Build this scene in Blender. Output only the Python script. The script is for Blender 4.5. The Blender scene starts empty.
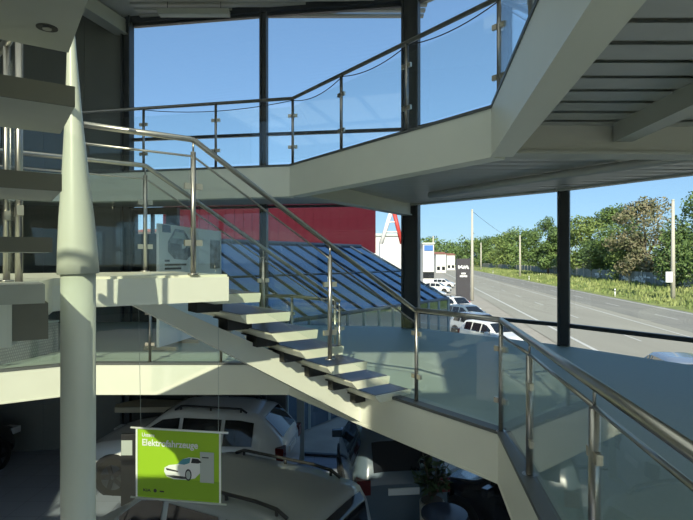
import bpy, bmesh, math, random
from mathutils import Vector, Matrix
from mathutils.geometry import tessellate_polygon
S = bpy.context.scene
COL = S.collection
R = math.radians
V = Vector

# ------------------------------------------------------------------ materials
def new_mat(name):
    m = bpy.data.materials.new(name); m.use_nodes = True
    nt = m.node_tree
    return m, nt, nt.nodes['Principled BSDF'], nt.nodes['Material Output']

def paint(name, col, rough=0.5, metal=0.0, var=0.06, scale=3.0, bump=0.0, spec=0.5, coat=0.0):
    m, nt, p, out = new_mat(name)
    tc = nt.nodes.new('ShaderNodeTexCoord')
    nz = nt.nodes.new('ShaderNodeTexNoise'); nz.inputs['Scale'].default_value = scale; nz.inputs['Detail'].default_value = 4
    nt.links.new(tc.outputs['Object'], nz.inputs['Vector'])
    mx = nt.nodes.new('ShaderNodeMix'); mx.data_type = 'RGBA'
    c = list(col)
    mx.inputs[6].default_value = [max(0, x*(1-var)) for x in c]+[1]
    mx.inputs[7].default_value = [min(1, x*(1+var)) for x in c]+[1]
    nt.links.new(nz.outputs['Fac'], mx.inputs[0])
    nt.links.new(mx.outputs[2], p.inputs['Base Color'])
    p.inputs['Roughness'].default_value = rough; p.inputs['Metallic'].default_value = metal
    p.inputs['Specular IOR Level'].default_value = spec
    p.inputs['Coat Weight'].default_value = coat
    if bump:
        b = nt.nodes.new('ShaderNodeBump'); b.inputs['Strength'].default_value = bump; b.inputs['Distance'].default_value = 0.02
        nt.links.new(nz.outputs['Fac'], b.inputs['Height']); nt.links.new(b.outputs[0], p.inputs['Normal'])
    return m

def glass(name, tint, base=0.05, top=0.9, rough=0.0, refl=(1, 1, 1)):
    m = bpy.data.materials.new(name); m.use_nodes = True
    nt = m.node_tree; nt.nodes.clear()
    out = nt.nodes.new('ShaderNodeOutputMaterial')
    tr = nt.nodes.new('ShaderNodeBsdfTransparent'); tr.inputs[0].default_value = (*tint, 1)
    gl = nt.nodes.new('ShaderNodeBsdfGlossy'); gl.inputs['Roughness'].default_value = rough; gl.inputs[0].default_value = (*refl, 1)
    lw = nt.nodes.new('ShaderNodeLayerWeight'); lw.inputs[0].default_value = 0.5
    pw = nt.nodes.new('ShaderNodeMath'); pw.operation = 'POWER'; pw.inputs[1].default_value = 5
    ma = nt.nodes.new('ShaderNodeMath'); ma.operation = 'MULTIPLY_ADD'; ma.inputs[1].default_value = top-base; ma.inputs[2].default_value = base
    mx = nt.nodes.new('ShaderNodeMixShader')
    nt.links.new(lw.outputs['Facing'], pw.inputs[0]); nt.links.new(pw.outputs[0], ma.inputs[0])
    nt.links.new(ma.outputs[0], mx.inputs[0]); nt.links.new(tr.outputs[0], mx.inputs[1]); nt.links.new(gl.outputs[0], mx.inputs[2])
    nt.links.new(mx.outputs[0], out.inputs[0])
    return m

def two_tone(name, c1, c2, scale, rough=0.9, detail=8, lo=0.4, hi=0.6, bump=0.0, stretch=(1, 1, 1)):
    m, nt, p, out = new_mat(name)
    tc = nt.nodes.new('ShaderNodeTexCoord'); mp = nt.nodes.new('ShaderNodeMapping'); mp.inputs['Scale'].default_value = stretch
    nz = nt.nodes.new('ShaderNodeTexNoise'); nz.inputs['Scale'].default_value = scale; nz.inputs['Detail'].default_value = detail
    cr = nt.nodes.new('ShaderNodeValToRGB')
    cr.color_ramp.elements[0].position = lo; cr.color_ramp.elements[0].color = (*c1, 1)
    cr.color_ramp.elements[1].position = hi; cr.color_ramp.elements[1].color = (*c2, 1)
    nt.links.new(tc.outputs['Object'], mp.inputs[0]); nt.links.new(mp.outputs[0], nz.inputs['Vector'])
    nt.links.new(nz.outputs['Fac'], cr.inputs[0]); nt.links.new(cr.outputs[0], p.inputs['Base Color'])
    p.inputs['Roughness'].default_value = rough
    if bump:
        b = nt.nodes.new('ShaderNodeBump'); b.inputs['Strength'].default_value = bump
        nt.links.new(nz.outputs['Fac'], b.inputs['Height']); nt.links.new(b.outputs[0], p.inputs['Normal'])
    return m

def tile_mat(name, c1, c2, mortar, size, rough):
    m, nt, p, out = new_mat(name)
    tc = nt.nodes.new('ShaderNodeTexCoord')
    br = nt.nodes.new('ShaderNodeTexBrick'); br.offset = 0.0
    br.inputs['Color1'].default_value = (*c1, 1); br.inputs['Color2'].default_value = (*c2, 1); br.inputs['Mortar'].default_value = (*mortar, 1)
    br.inputs['Scale'].default_value = 1; br.inputs['Mortar Size'].default_value = 0.006
    br.inputs['Brick Width'].default_value = size; br.inputs['Row Height'].default_value = size
    nt.links.new(tc.outputs['Object'], br.inputs['Vector']); nt.links.new(br.outputs[0], p.inputs['Base Color'])
    p.inputs['Roughness'].default_value = rough
    return m

M = {}
M['white'] = paint('painted_steel', (0.73, 0.745, 0.65), 0.42, var=0.04)
M['column'] = paint('column_paint', (0.56, 0.585, 0.50), 0.35, var=0.03)
M['greysteel'] = paint('grey_beam_paint', (0.47, 0.48, 0.44), 0.5, var=0.05)
M['deckmetal'] = paint('trapezoid_sheet', (0.50, 0.51, 0.49), 0.45, metal=0.25, var=0.08)
M['cap'] = paint('dark_edge_cap', (0.10, 0.11, 0.11), 0.5)
M['dark'] = paint('anthracite_frame', (0.055, 0.06, 0.068), 0.45)
M['mull'] = paint('facade_column', (0.07, 0.075, 0.08), 0.5)
M['wallpanel'] = paint('dark_panel', (0.17, 0.175, 0.165), 0.6)
M['innerwall'] = paint('inner_wall', (0.045, 0.047, 0.045), 0.7)
M['steel'] = paint('brushed_stainless', (0.44, 0.425, 0.39), 0.33, metal=1.0, var=0.05, scale=20)
M['brass'] = paint('clamp_metal', (0.60, 0.56, 0.47), 0.35, metal=0.9)
M['darkrail'] = paint('dark_rail', (0.28, 0.275, 0.26), 0.3, metal=0.9)
M['tread'] = paint('tread_coating', (0.74, 0.74, 0.60), 0.30, var=0.05, scale=6)
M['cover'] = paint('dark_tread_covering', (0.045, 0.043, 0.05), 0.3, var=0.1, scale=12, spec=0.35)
M['edge'] = paint('shade_toned_tread_edge', (0.17, 0.165, 0.13), 0.6, var=0.08, scale=8)  # shade of the near faces put into the colour
M['soffit'] = paint('tread_concrete', (0.47, 0.48, 0.42), 0.55, var=0.12, scale=5, bump=0.15)
M['bracket'] = paint('black_bracket', (0.02, 0.02, 0.02), 0.6)
M['carpet'] = two_tone('mezzanine_floor', (0.34, 0.41, 0.36), (0.38, 0.45, 0.395), 60, 0.55, lo=0.3, hi=0.7)
M['grfloor'] = tile_mat('ground_tiles', (0.31, 0.34, 0.41), (0.335, 0.365, 0.435), (0.22, 0.24, 0.28), 0.6, 0.55)
M['bouncetile'] = tile_mat('pale_bounce_tiles', (0.74, 0.73, 0.69), (0.77, 0.76, 0.72), (0.5, 0.5, 0.48), 0.6, 0.5)  # reflector surface for the added floor strips
M['rearwall'] = paint('grey_rear_wall', (0.68, 0.68, 0.64), 0.7)
M['bars'] = paint('blue_grey_bars', (0.09, 0.115, 0.15), 0.5)
M['bounceceil'] = paint('white_bounce_ceiling', (0.75, 0.75, 0.73), 0.8)  # for the added ceiling that bounces light
fm = bpy.data.materials.new('fill_rooflight_frost'); fm.use_nodes = True; fn_ = fm.node_tree; fn_.nodes.clear()
fo = fn_.nodes.new('ShaderNodeOutputMaterial'); ft = fn_.nodes.new('ShaderNodeBsdfTranslucent'); ft.inputs[0].default_value = (.80, .81, .74, 1); fn_.links.new(ft.outputs[0], fo.inputs[0]); M['frost'] = fm  # translucent panes of the added rooflight, spreading fill light
M['roof'] = paint('roof_sheet', (0.50, 0.505, 0.48), 0.6)
M['glass'] = glass('facade_glass', (0.965, 0.975, 0.95), 0.035, 0.7)
M['sundim'] = glass('sun_dimming_tint', (0.80, 0.81, 0.77), 0.04, 0.7)  # tint added to weaken sun through the unseen rear windows
M['grfloor'].node_tree.nodes['Principled BSDF'].inputs['Specular IOR Level'].default_value = 0.2
M['rglass'] = glass('railing_glass', (0.955, 0.978, 0.97), 0.03, 0.75)
M['blueglass'] = glass('blue_roof_glazing', (0.10, 0.17, 0.25), 0.42, 0.8, 0.06, (0.50, 0.66, 0.84))
M['checker'] = tile_mat('tread_plate', (0.45, 0.45, 0.42), (0.55, 0.55, 0.51), (0.34, 0.34, 0.325), 0.045, 0.35)
_nt = M['checker'].node_tree; _br = next(n_ for n_ in _nt.nodes if n_.type == 'TEX_BRICK'); _tc = next(n_ for n_ in _nt.nodes if n_.type == 'TEX_COORD')
_br.inputs['Mortar Size'].default_value = 0.010; _br.offset = 0.5
_sp = _nt.nodes.new('ShaderNodeSeparateXYZ'); _ad = _nt.nodes.new('ShaderNodeMath'); _cb = _nt.nodes.new('ShaderNodeCombineXYZ')
_nt.links.new(_tc.outputs['Object'], _sp.inputs[0]); _nt.links.new(_sp.outputs[0], _ad.inputs[0]); _nt.links.new(_sp.outputs[1], _ad.inputs[1])
_nt.links.new(_ad.outputs[0], _cb.inputs[0]); _nt.links.new(_sp.outputs[2], _cb.inputs[1]); _nt.links.new(_cb.outputs[0], _br.inputs['Vector'])
M['carwhite'] = paint('white_car_paint', (0.70, 0.70, 0.69), 0.25, var=0.01, coat=0.6)
M['vanpaint'] = paint('silver_grey_van_paint', (0.27, 0.29, 0.30), 0.3, var=0.02, coat=0.5)
M['cargrey'] = paint('grey_blue_car_paint', (0.10, 0.14, 0.18), 0.25, var=0.02, coat=0.6)
M['carsilver'] = paint('silver_car_paint', (0.30, 0.34, 0.40), 0.25, metal=0.4, var=0.02, coat=0.5)
M['carblack'] = paint('black_car_paint', (0.015, 0.016, 0.02), 0.2, var=0.02, coat=0.6)
M['carglass'] = paint('dark_car_glass', (0.012, 0.014, 0.018), 0.05, var=0.0, spec=0.6)
M['rubber'] = paint('tyre_rubber', (0.015, 0.015, 0.015), 0.8)
M['rim'] = paint('alloy_rim', (0.16, 0.165, 0.17), 0.3, metal=0.9)
M['plastic'] = paint('black_plastic', (0.02, 0.02, 0.022), 0.5)
M['red'] = paint('red_lamp', (0.10, 0.006, 0.006), 0.2)
M['lamp'] = paint('clear_lamp', (0.6, 0.62, 0.65), 0.1)
M['lime'] = paint('lime_banner', (0.33, 0.56, 0.015), 0.55, var=0.02)
M['limedark'] = paint('green_banner_floor', (0.24, 0.43, 0.012), 0.55, var=0.02)
M['pwhite'] = paint('printed_white', (0.82, 0.83, 0.82), 0.6, var=0.01)
M['pgrey'] = paint('printed_grey', (0.45, 0.50, 0.47), 0.6, var=0.02)
M['pblack'] = paint('printed_black', (0.03, 0.03, 0.035), 0.6)
M['pteal'] = paint('printed_teal', (0.08, 0.30, 0.38), 0.5)
M['pnavy'] = paint('printed_navy', (0.02, 0.04, 0.13), 0.5)
M['pmid'] = two_tone('printed_photo', (0.03, 0.035, 0.035), (0.22, 0.23, 0.23), 6, 0.5)
M['asphalt'] = two_tone('asphalt', (0.30, 0.283, 0.232), (0.37, 0.348, 0.288), 0.6, 0.9, lo=0.3, hi=0.7, stretch=(1, 0.08, 1))
M['asphaltd'] = two_tone('dark_asphalt', (0.21, 0.203, 0.18), (0.28, 0.268, 0.232), 0.5, 0.9, lo=0.3, hi=0.7, stretch=(1, 0.06, 1))
M['gravel'] = two_tone('gravel', (0.33, 0.30, 0.25), (0.43, 0.39, 0.33), 1.2, 0.95, lo=0.3, hi=0.7)
M['line'] = paint('road_marking', (0.62, 0.61, 0.57), 0.8)
M['grass'] = two_tone('verge_grass', (0.16, 0.20, 0.05), (0.30, 0.33, 0.09), 0.35, 0.95, lo=0.35, hi=0.65, bump=0.4)
M['tuft'] = two_tone('grass_tuft', (0.13, 0.18, 0.05), (0.27, 0.30, 0.11), 0.3, 0.9)
M['ground'] = two_tone('far_ground', (0.12, 0.15, 0.06), (0.2, 0.2, 0.13), 0.02, 0.95)
M['leaf1'] = two_tone('leaf_mid', (0.060, 0.105, 0.025), (0.13, 0.20, 0.05), 0.6, 0.7)
M['leaf2'] = two_tone('leaf_light', (0.10, 0.15, 0.03), (0.20, 0.26, 0.07), 0.6, 0.7)
M['leaf3'] = two_tone('leaf_dry', (0.12, 0.13, 0.06), (0.22, 0.19, 0.11), 0.8, 0.8)
M['leafpot'] = two_tone('pot_leaf', (0.02, 0.045, 0.015), (0.045, 0.08, 0.025), 6, 0.5)
M['bark'] = paint('bark', (0.10, 0.08, 0.06), 0.9, var=0.2)
M['concrete'] = paint('concrete_pole', (0.48, 0.45, 0.38), 0.85, var=0.1)
M['fence'] = two_tone('fence_boards', (0.14, 0.16, 0.15), (0.24, 0.26, 0.25), 0.5, 0.9, stretch=(3, 3, 0.3))
M['graffiti'] = paint('graffiti_white', (0.82, 0.84, 0.84), 0.8)
M['maroon'] = paint('maroon_cladding', (0.06, 0.004, 0.012), 0.7, spec=0.1)
M['bwall'] = paint('pale_render', (0.62, 0.60, 0.55), 0.85)
M['broof'] = paint('red_tile', (0.30, 0.12, 0.08), 0.85)
M['bblue'] = paint('blue_sign', (0.05, 0.16, 0.45), 0.5)
M['mastred'] = paint('mast_red', (0.5, 0.05, 0.04), 0.5)
M['mastwhite'] = paint('mast_white', (0.7, 0.7, 0.7), 0.5)
M['pylon'] = paint('pylon_dark', (0.045, 0.04, 0.045), 0.4)
M['pylonred'] = paint('pylon_red', (0.35, 0.02, 0.04), 0.5)
M['pot'] = paint('pot_pale', (0.45, 0.45, 0.42), 0.5)
M['counter'] = paint('counter_cream', (0.50, 0.45, 0.33), 0.5)
M['tabletop'] = paint('table_top', (0.05, 0.06, 0.09), 0.2)

# ------------------------------------------------------------------ mesh builder
class MB:
    def __init__(s): s.v = []; s.f = []; s.sm = []
    def add(s, vs, fs, smooth=False):
        o = len(s.v); s.v += [V(p) for p in vs]
        for f in fs: s.f.append([i+o for i in f]); s.sm.append(smooth)
        return s
    def obox(s, o, a, b, c):
        o, a, b, c = V(o), V(a), V(b), V(c)
        p = [o, o+a, o+a+b, o+b, o+c, o+a+c, o+a+b+c, o+b+c]
        f = [(0, 3, 2, 1), (4, 5, 6, 7), (0, 1, 5, 4), (1, 2, 6, 5), (2, 3, 7, 6), (3, 0, 4, 7)]
        if a.cross(b).dot(c) < 0: f = [t[::-1] for t in f]
        return s.add(p, f)
    def box(s, c, sz):
        c, h = V(c), V(sz)/2
        return s.obox(c-h, (sz[0], 0, 0), (0, sz[1], 0), (0, 0, sz[2]))
    def bar(s, p0, p1, w, z0, z1, side=0.0):
        """vertical-sided beam in plan from p0 to p1; side shifts it sideways (left of travel +)"""
        p0, p1 = V((p0[0], p0[1], 0)), V((p1[0], p1[1], 0))
        d = (p1-p0).normalized(); n = V((-d.y, d.x, 0))
        return s.obox(p0+n*(side-w/2)+V((0, 0, z0)), p1-p0, n*w, (0, 0, z1-z0))
    def prism(s, poly, z0, z1):
        n = len(poly)
        a = sum(poly[i][0]*poly[(i+1) % n][1]-poly[(i+1) % n][0]*poly[i][1] for i in range(n))
        if a < 0: poly = poly[::-1]
        vs = [(x, y, z0) for x, y in poly]+[(x, y, z1) for x, y in poly]
        tris = tessellate_polygon([[V((x, y, 0)) for x, y in poly]])
        fs = []
        for t in tris:
            a_, b_, c_ = [V((poly[i][0], poly[i][1], 0)) for i in t]
            t = tuple(t) if (b_-a_).cross(c_-a_).z > 0 else tuple(t[::-1])
            fs.append(tuple(i+n for i in t)); fs.append(t[::-1])
        for i in range(n): fs.append((i, (i+1) % n, (i+1) % n+n, i+n))
        return s.add(vs, fs)
    def ring(s, outer, hole, z0, z1):
        loops = [[V((x, y, 0)) for x, y in outer], [V((x, y, 0)) for x, y in hole]]
        allp = loops[0]+loops[1]; n = len(allp); no = len(outer); nh = len(hole)
        fs = []
        for t in tessellate_polygon(loops):
            a_, b_, c_ = [allp[i] for i in t]
            t = tuple(t) if (b_-a_).cross(c_-a_).z > 0 else tuple(t[::-1])
            fs.append(tuple(i+n for i in t)); fs.append(t[::-1])
        for i in range(no): j = (i+1) % no; fs.append((i, j, j+n, i+n))
        for i in range(nh): j = (i+1) % nh; fs.append((no+j, no+i, no+i+n, no+j+n))
        return s.add([(p.x, p.y, z0) for p in allp]+[(p.x, p.y, z1) for p in allp], fs)
    def tube(s, pts, r, seg=12, cap=True):
        pts = [V(p) for p in pts]; n = len(pts); rs = r if isinstance(r, (list, tuple)) else [r]*n
        vs = []; up = V((0, 0, 1))
        for i, p in enumerate(pts):
            t0 = (pts[i]-pts[i-1]).normalized() if i else (pts[1]-pts[0]).normalized()
            t1 = (pts[i+1]-pts[i]).normalized() if i < n-1 else t0
            t = (t0+t1).normalized()
            ref = up if abs(t.z) < 0.95 else V((1, 0, 0))
            a = t.cross(ref).normalized(); b = a.cross(t).normalized()
            k = 1/max(0.5, math.sqrt(max(0.0, (1+t0.dot(t1))/2)))
            for j in range(seg):
                an = 2*math.pi*j/seg
                vs.append(p+(a*math.cos(an)+b*math.sin(an))*rs[i]*(k if 0 < i < n-1 else 1))
        fs = []
        for i in range(n-1):
            for j in range(seg):
                q = (j+1) % seg
                fs.append((i*seg+j, i*seg+q, (i+1)*seg+q, (i+1)*seg+j))
        s.add(vs, fs, True)
        if cap:
            o = len(s.v)-len(vs)
            s.f.append([o+j for j in range(seg)][::-1]); s.sm.append(False)
            s.f.append([o+(n-1)*seg+j for j in range(seg)]); s.sm.append(False)
        return s
    def disc_quad(s, c, r, seg, nrm):
        nrm = V(nrm).normalized(); ref = V((0, 0, 1)) if abs(nrm.z) < .9 else V((1, 0, 0))
        a = nrm.cross(ref).normalized(); b = nrm.cross(a)
        return s.add([V(c)+(a*math.cos(2*math.pi*j/seg)+b*math.sin(2*math.pi*j/seg))*r for j in range(seg)], [tuple(range(seg))])
    def build(s, name, mat, parent=None, origin=None, local=False, fixn=True):
        me = bpy.data.meshes.new(name)
        off = V((0, 0, 0)); loc = V((0, 0, 0))
        if parent is not None:
            if not local: off = world_loc(parent)
        else:
            if origin is None and s.v:
                xs = [p.x for p in s.v]; ys = [p.y for p in s.v]; zs = [p.z for p in s.v]
                origin = V(((min(xs)+max(xs))/2, (min(ys)+max(ys))/2, min(zs)))
            off = V(origin or (0, 0, 0)); loc = off
        me.from_pydata([tuple(p-off) for p in s.v], [], s.f)
        for p, k in zip(me.polygons, s.sm): p.use_smooth = k
        if fixn:
            bm = bmesh.new(); bm.from_mesh(me); bmesh.ops.recalc_face_normals(bm, faces=bm.faces); bm.to_mesh(me); bm.free()
        me.materials.append(mat)
        o = bpy.data.objects.new(name, me); COL.objects.link(o)
        o.parent = parent; o.location = loc
        return o

def world_loc(o):
    l = V((0, 0, 0))
    while o is not None: l += o.location; o = o.parent
    return l

def tag(o, label, cat, group=None, kind=None):
    o['label'] = label; o['category'] = cat
    if group: o['group'] = group
    if kind: o['kind'] = kind
    return o

def thing(name, label, cat, loc=(0, 0, 0), rz=0.0, group=None):
    o = bpy.data.objects.new(name, None); COL.objects.link(o)
    o.location = loc; o.rotation_euler = (0, 0, rz); o.empty_display_size = 0.2
    return tag(o, label, cat, group)

def structure(o, label=None, cat=None):
    o['kind'] = 'structure'
    if label: o['label'] = label
    if cat: o['category'] = cat
    return o

def text_mesh(txt, size, bold=0.0):
    cu = bpy.data.curves.new('lettering', 'FONT'); cu.body = txt; cu.size = size; cu.offset = bold; cu.extrude = 0.001
    ob = bpy.data.objects.new('lettering', cu); COL.objects.link(ob)
    bpy.context.view_layer.update()
    me = bpy.data.meshes.new_from_object(ob.evaluated_get(bpy.context.evaluated_depsgraph_get()))
    bpy.data.objects.remove(ob)
    vs = [v.co.copy() for v in me.vertices]; fs = [tuple(p.vertices) for p in me.polygons]
    bpy.data.meshes.remove(me)
    return vs, fs

# ------------------------------------------------------------------ key plan geometry (metres; first floor at z 0, eye 1.54)
EYE = 1.54
GZ = -3.10            # ground floor
GAL = 2.97            # gallery floor
TOP = 7.6             # roof
FAC = [(7.5, -3.9), (7.5, 2.0), (6.7, 5.0), (5.55, 6.97), (3.93, 9.45), (1.48, 12.0), (-1.98, 12.52), (-5.5, 13.1), (-9.2, 12.4), (-10.2, 8.0), (-10.2, -3.9)]
MV = [(1.37, 4.66), (-0.85, 7.75), (-4.0, 7.75), (-4.95, 7.15), (-7.0, 6.2), (-7.6, 2.0), (-6.6, 0.45), (0.83, 0.45)]     # hole in first floor
GV = [(1.36, 4.84), (-0.85, 7.83), (-4.5, 8.6), (-7.2, 7.0), (-7.8, 2.0), (-6.8, -1.0), (0.48, -1.0)]                   # hole in gallery
def px(x, y, Y): return V(((x-346.5)/520*Y, Y, EYE-(y-260)/520*Y))

# ------------------------------------------------------------------ setting: floors, roof, walls
def inset(poly, k):
    cx = sum(p[0] for p in poly)/len(poly); cy = sum(p[1] for p in poly)/len(poly)
    out = []
    n = len(poly)
    for i in range(n):
        a, b, c = V((*poly[i-1], 0)), V((*poly[i], 0)), V((*poly[(i+1) % n], 0))
        d0 = (b-a).normalized(); d1 = (c-b).normalized()
        n0 = V((-d0.y, d0.x, 0)); n1 = V((-d1.y, d1.x, 0)); m = (n0+n1).normalized()
        out.append(tuple((b+m*k/max(.3, m.dot(n0)))[:2]))
    return out
def offset_poly(poly, k):
    # poly clockwise or ccw -> move outward from the void
    a = sum(poly[i][0]*poly[(i+1) % len(poly)][1]-poly[(i+1) % len(poly)][0]*poly[i][1] for i in range(len(poly)))
    return inset(poly, -k if a > 0 else k)
structure(MB().prism(inset(FAC, -0.10), GZ-0.3, GZ).build('floor', M['grfloor']), 'dark blue-grey tiled ground floor of the car showroom', 'floor')
structure(MB().ring(inset(FAC, 0.06), MV, -0.16, 0.0).build('floor_mezzanine', M['carpet']), 'blue-green smooth first floor around the open stairwell', 'floor')
structure(MB().box((3.6, -2.05, .006), (6.8, 3.5, .012)).build('floor_bounce_strip', M['bouncetile']), 'unseen pale floor strip added along the rear windows to bounce light', 'floor')  # added out of view as a light reflector
structure(MB().ring(inset(FAC, 0.07), offset_poly(MV, .25), -0.20, -0.165).build('ceiling_bounce', M['bounceceil']), 'unseen white ceiling added below the first floor to bounce light', 'ceiling')  # out-of-view ceiling added for its bounce
structure(MB().box((-1.2, -2.4, GAL+.006), (16.4, 2.7, .012)).build('floor_bounce_strip', M['bouncetile']), 'unseen pale strip added on the gallery floor to bounce light', 'floor')  # same kind of added reflector, one floor up
structure(MB().ring(inset(FAC, 0.06), GV, GAL-0.10, GAL).build('floor_gallery', M['greysteel']), 'upper gallery floor seen from below', 'floor')
RL = [(-8.0, -2.4), (4.6, -2.4), (4.6, 5.4), (-8.0, 5.4)]  # roof opening cut for the added rooflight
structure(MB().ring(inset(FAC, -0.5), RL, TOP, TOP+0.3).build('ceiling', M['roof']), 'dark corrugated roof ceiling', 'ceiling')

rl = thing('window_50', 'frosted rooflight strips added above the open stairwell for fill light', 'window', (-1.7, 1.5, TOP)); rl['kind'] = 'structure'  # added out of view to brighten the interior
g = MB()
for i in range(7): g.box((-8.0+2.1*i, 1.5, TOP+.1), (.12, 7.8, .2))
for y_ in (-2.4, 1.5, 5.4): g.box((-1.7, y_, TOP+.1), (12.6, .1, .2))
g.build('window_frame', M['greysteel'], rl)
for i in range(6): MB().box((-6.95+2.1*i, 1.5, TOP+.15), (1.98, 7.7, .02)).build('fill_pane', M['frost'], rl)
# roof beams + sheet ribs
mb = MB()
b = MB()
for i in range(24):
    y = 6.4+i*0.28
    b.box((-1.6, y, TOP-0.03), (12.0 if y < 12 else 7, 0.13, 0.06))
structure(b.build('trim_1', M['roof']), 'corrugated ribs of the roof sheet', 'trim')
for i, (p, q) in enumerate([((-5.6, 13.0), (-6.9, 8.2))]):
    m_ = MB(); m_.bar(p, q, 0.22, TOP-0.42, TOP-0.06); m_.bar(p, q, 0.34, TOP-0.44, TOP-0.42)
    structure(m_.build('trim_%d' % (2+i), M['greysteel']), 'grey roof girder', 'trim')

def wall_strip(p, q, z0, z1, t=0.16):
    m_ = MB(); m_.bar(p, q, t, z0, z1); return m_
# left walls (solid, dark panels with joints)
w = MB()
for p, q, n in (((-5.58, 13.09), (-9.2, 12.4), 4), ((-9.2, 12.4), (-10.2, 8.0), 5)):
    for k in range(n):
        a = V((*p, 0)).lerp(V((*q, 0)), k/n); c = V((*p, 0)).lerp(V((*q, 0)), (k+1)/n); g = (c-a).normalized()*0.012
        w.bar(a+g, c-g, 0.12, GZ, TOP)
    w.bar(p, q, 0.10, GZ, TOP, 0.03 if False else 0.0)
structure(w.build('wall_back', M['wallpanel']), 'dark grey panelled wall at the left of the tall windows', 'wall')
w = MB()
for z0, z1, y0, y1 in ((GZ, GZ+.3, -3.9, 8.0), (-.5, TOP, -3.9, 8.0), (GZ+.3, -.5, -3.9, -1.0), (GZ+.3, -.5, 7.2, 8.0)): w.bar((-10.2, y1), (-10.2, y0), .16, z0, z1)
wl = thing('window_40', 'window band added in the left wall to light the ground floor', 'window', (-10.2, 3.1, GZ+.3)); wl['kind'] = 'structure'  # unseen opening added to brighten the left floor
g = MB()
for y_ in (-1.0, 1.05, 3.1, 5.15, 7.2): g.box((-10.2, y_, -1.65), (.1, .07, 2.3))
g.build('window_frame', M['dark'], wl)
for k in range(4): MB().box((-10.2, -1.0+2.05*(k+.5), -1.65), (.012, 1.97, 2.28)).build('pane', M['glass'], wl)
structure(w.build('wall_left', M['wallpanel']), 'dark left wall', 'wall')
# rear wall behind the viewer; its unseen windows are added to steer sunlight
w = MB()
Yr = -3.9
for x0, x1, z0, z1 in ((-10.2, 7.5, GZ, GZ+.1), (-10.2, 7.5, -.5, .1), (-10.2, -9.6, GZ+.1, -.5), (7.2, 7.5, GZ+.1, -.5), (-10.2, 7.5, 2.45, 3.6), (-10.2, 0.6, 0.1, 2.45), (7.2, 7.5, 0.1, 2.45), (-10.2, 7.5, 7.45, TOP), (-1.02, 0.8, 3.6, 5.72), (-0.12, 0.8, 5.72, 7.45), (-10.2, -9.6, 3.6, 7.45), (7.2, 7.5, 3.6, 7.45)):
    w.obox((x0, Yr-0.08, z0), (x1-x0, 0, 0), (0, 0.16, 0), (0, 0, z1-z0))
structure(w.build('wall_rear', M['rearwall']), 'rear wall with openings added to let in sun and fill light', 'wall')
wn = thing('window_1', 'unseen window bands added in the rear wall for sun and fill light', 'window', (-5.5, Yr, 3.6)); wn['kind'] = 'structure'
fr = MB()
for x in (-9.6, -6.9, -1.02, 0.8, 4.0, 7.2):
    fr.box((x, Yr, 5.52), (0.07, 0.1, 3.85))
for z in (3.62, 7.43):
    fr.box((-5.35, Yr, z), (8.5, 0.1, 0.07)); fr.box((4.0, Yr, z), (6.4, 0.1, 0.07))
fr.box((-.57, Yr, 5.74), (.9, .1, .06)); fr.box((-.12, Yr, 6.6), (.06, .1, 1.7))
for x0, x1, z0, z1 in ((-9.6, -6.9, 3.65, 7.4), (-6.9, -1.02, 3.65, 7.4), (0.8, 4.0, 3.65, 7.4), (4.0, 7.2, 3.65, 7.4), (-.98, -.15, 5.77, 7.4)):
    MB().box(((x0+x1)/2, Yr, (z0+z1)/2), (x1-x0-.06, 0.012, z1-z0)).build('pane', M['sundim'], wn)
for x in (-9.6, -6.24, -2.88, .48, 3.84, 7.2): fr.box((x, Yr, -1.75), (.07, .1, 2.5))
for k in range(5): MB().box((-9.6+3.36*(k+.5), Yr, -1.75), (3.3, .012, 2.48)).build('pane', M['glass'], wn)
for x in (0.6, 3.9, 7.2): fr.box((x, Yr, 1.275), (0.07, 0.1, 2.35))
for x0, x1 in ((0.6, 3.9), (3.9, 7.2)):
    MB().box(((x0+x1)/2, Yr, 1.275), (x1-x0-.06, 0.012, 2.3)).build('pane', M['glass'], wn)
fr.build('window_frame', M['dark'], wn)
for x0, x1 in ((-9.6, -7.0), (-7.0, -4.2), (-4.2, -1.35), (0.8, 4.0), (4.0, 7.2)):
    MB().box(((x0+x1)/2, Yr, 5.42), (x1-x0-.06, 0.012, 3.55)).build('pane', M['glass'], wn)

# glazed facade bays -----------------------------------------------------------
def bay(num, p, q, z0, z1, transoms, label, sub=0, cuts=None):
    p, q = V((*p, 0)), V((*q, 0)); d = (q-p).normalized(); L = (q-p).length
    t = thing('window_%d' % num, label, 'window', ((p.x+q.x)/2, (p.y+q.y)/2, z0)); t['kind'] = 'structure'
    f = MB()
    for z in [z0+0.03, z1-0.03]: f.bar(p+d*.05, q-d*.05, 0.10, z-0.03, z+0.03)
    for z in transoms: f.bar(p+d*.05, q-d*.05, 0.09, z-0.035, z+0.035)
    for k in range(1, sub+1):
        c = p.lerp(q, k/(sub+1)); f.bar(c-d*.035, c+d*.035, 0.12, z0, z1)
    f.build('window_frame', M['dark'], t)
    xs = [k/(sub+1) for k in range(sub+2)]
    zs = [z0]+list(transoms)+[z1]
    for i in range(len(xs)-1):
        for j in range(len(zs)-1):
            MB().bar(p.lerp(q, xs[i])+d*.04, p.lerp(q, xs[i+1])-d*.04, 0.012, zs[j]+.03, zs[j+1]-.03).build('pane', M['glass'], t)
    return t
n = 2
bays = [
 (FAC[0], FAC[1], 1, 'glazed bay of the right facade nearest the viewer'),
 (FAC[1], FAC[2], 0, 'glazed bay at the right beside the floor'),
 (FAC[2], FAC[3], 0, 'tall glazed bay right of the road view'),
 (FAC[3], FAC[4], 0, 'glazed bay right of the slim column with the low transom'),
 (FAC[4], FAC[5], 0, 'glazed bay showing the road between two dark columns'),
 (FAC[5], FAC[6], 0, 'tall glazed bay left of the wide dark column')]
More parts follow.
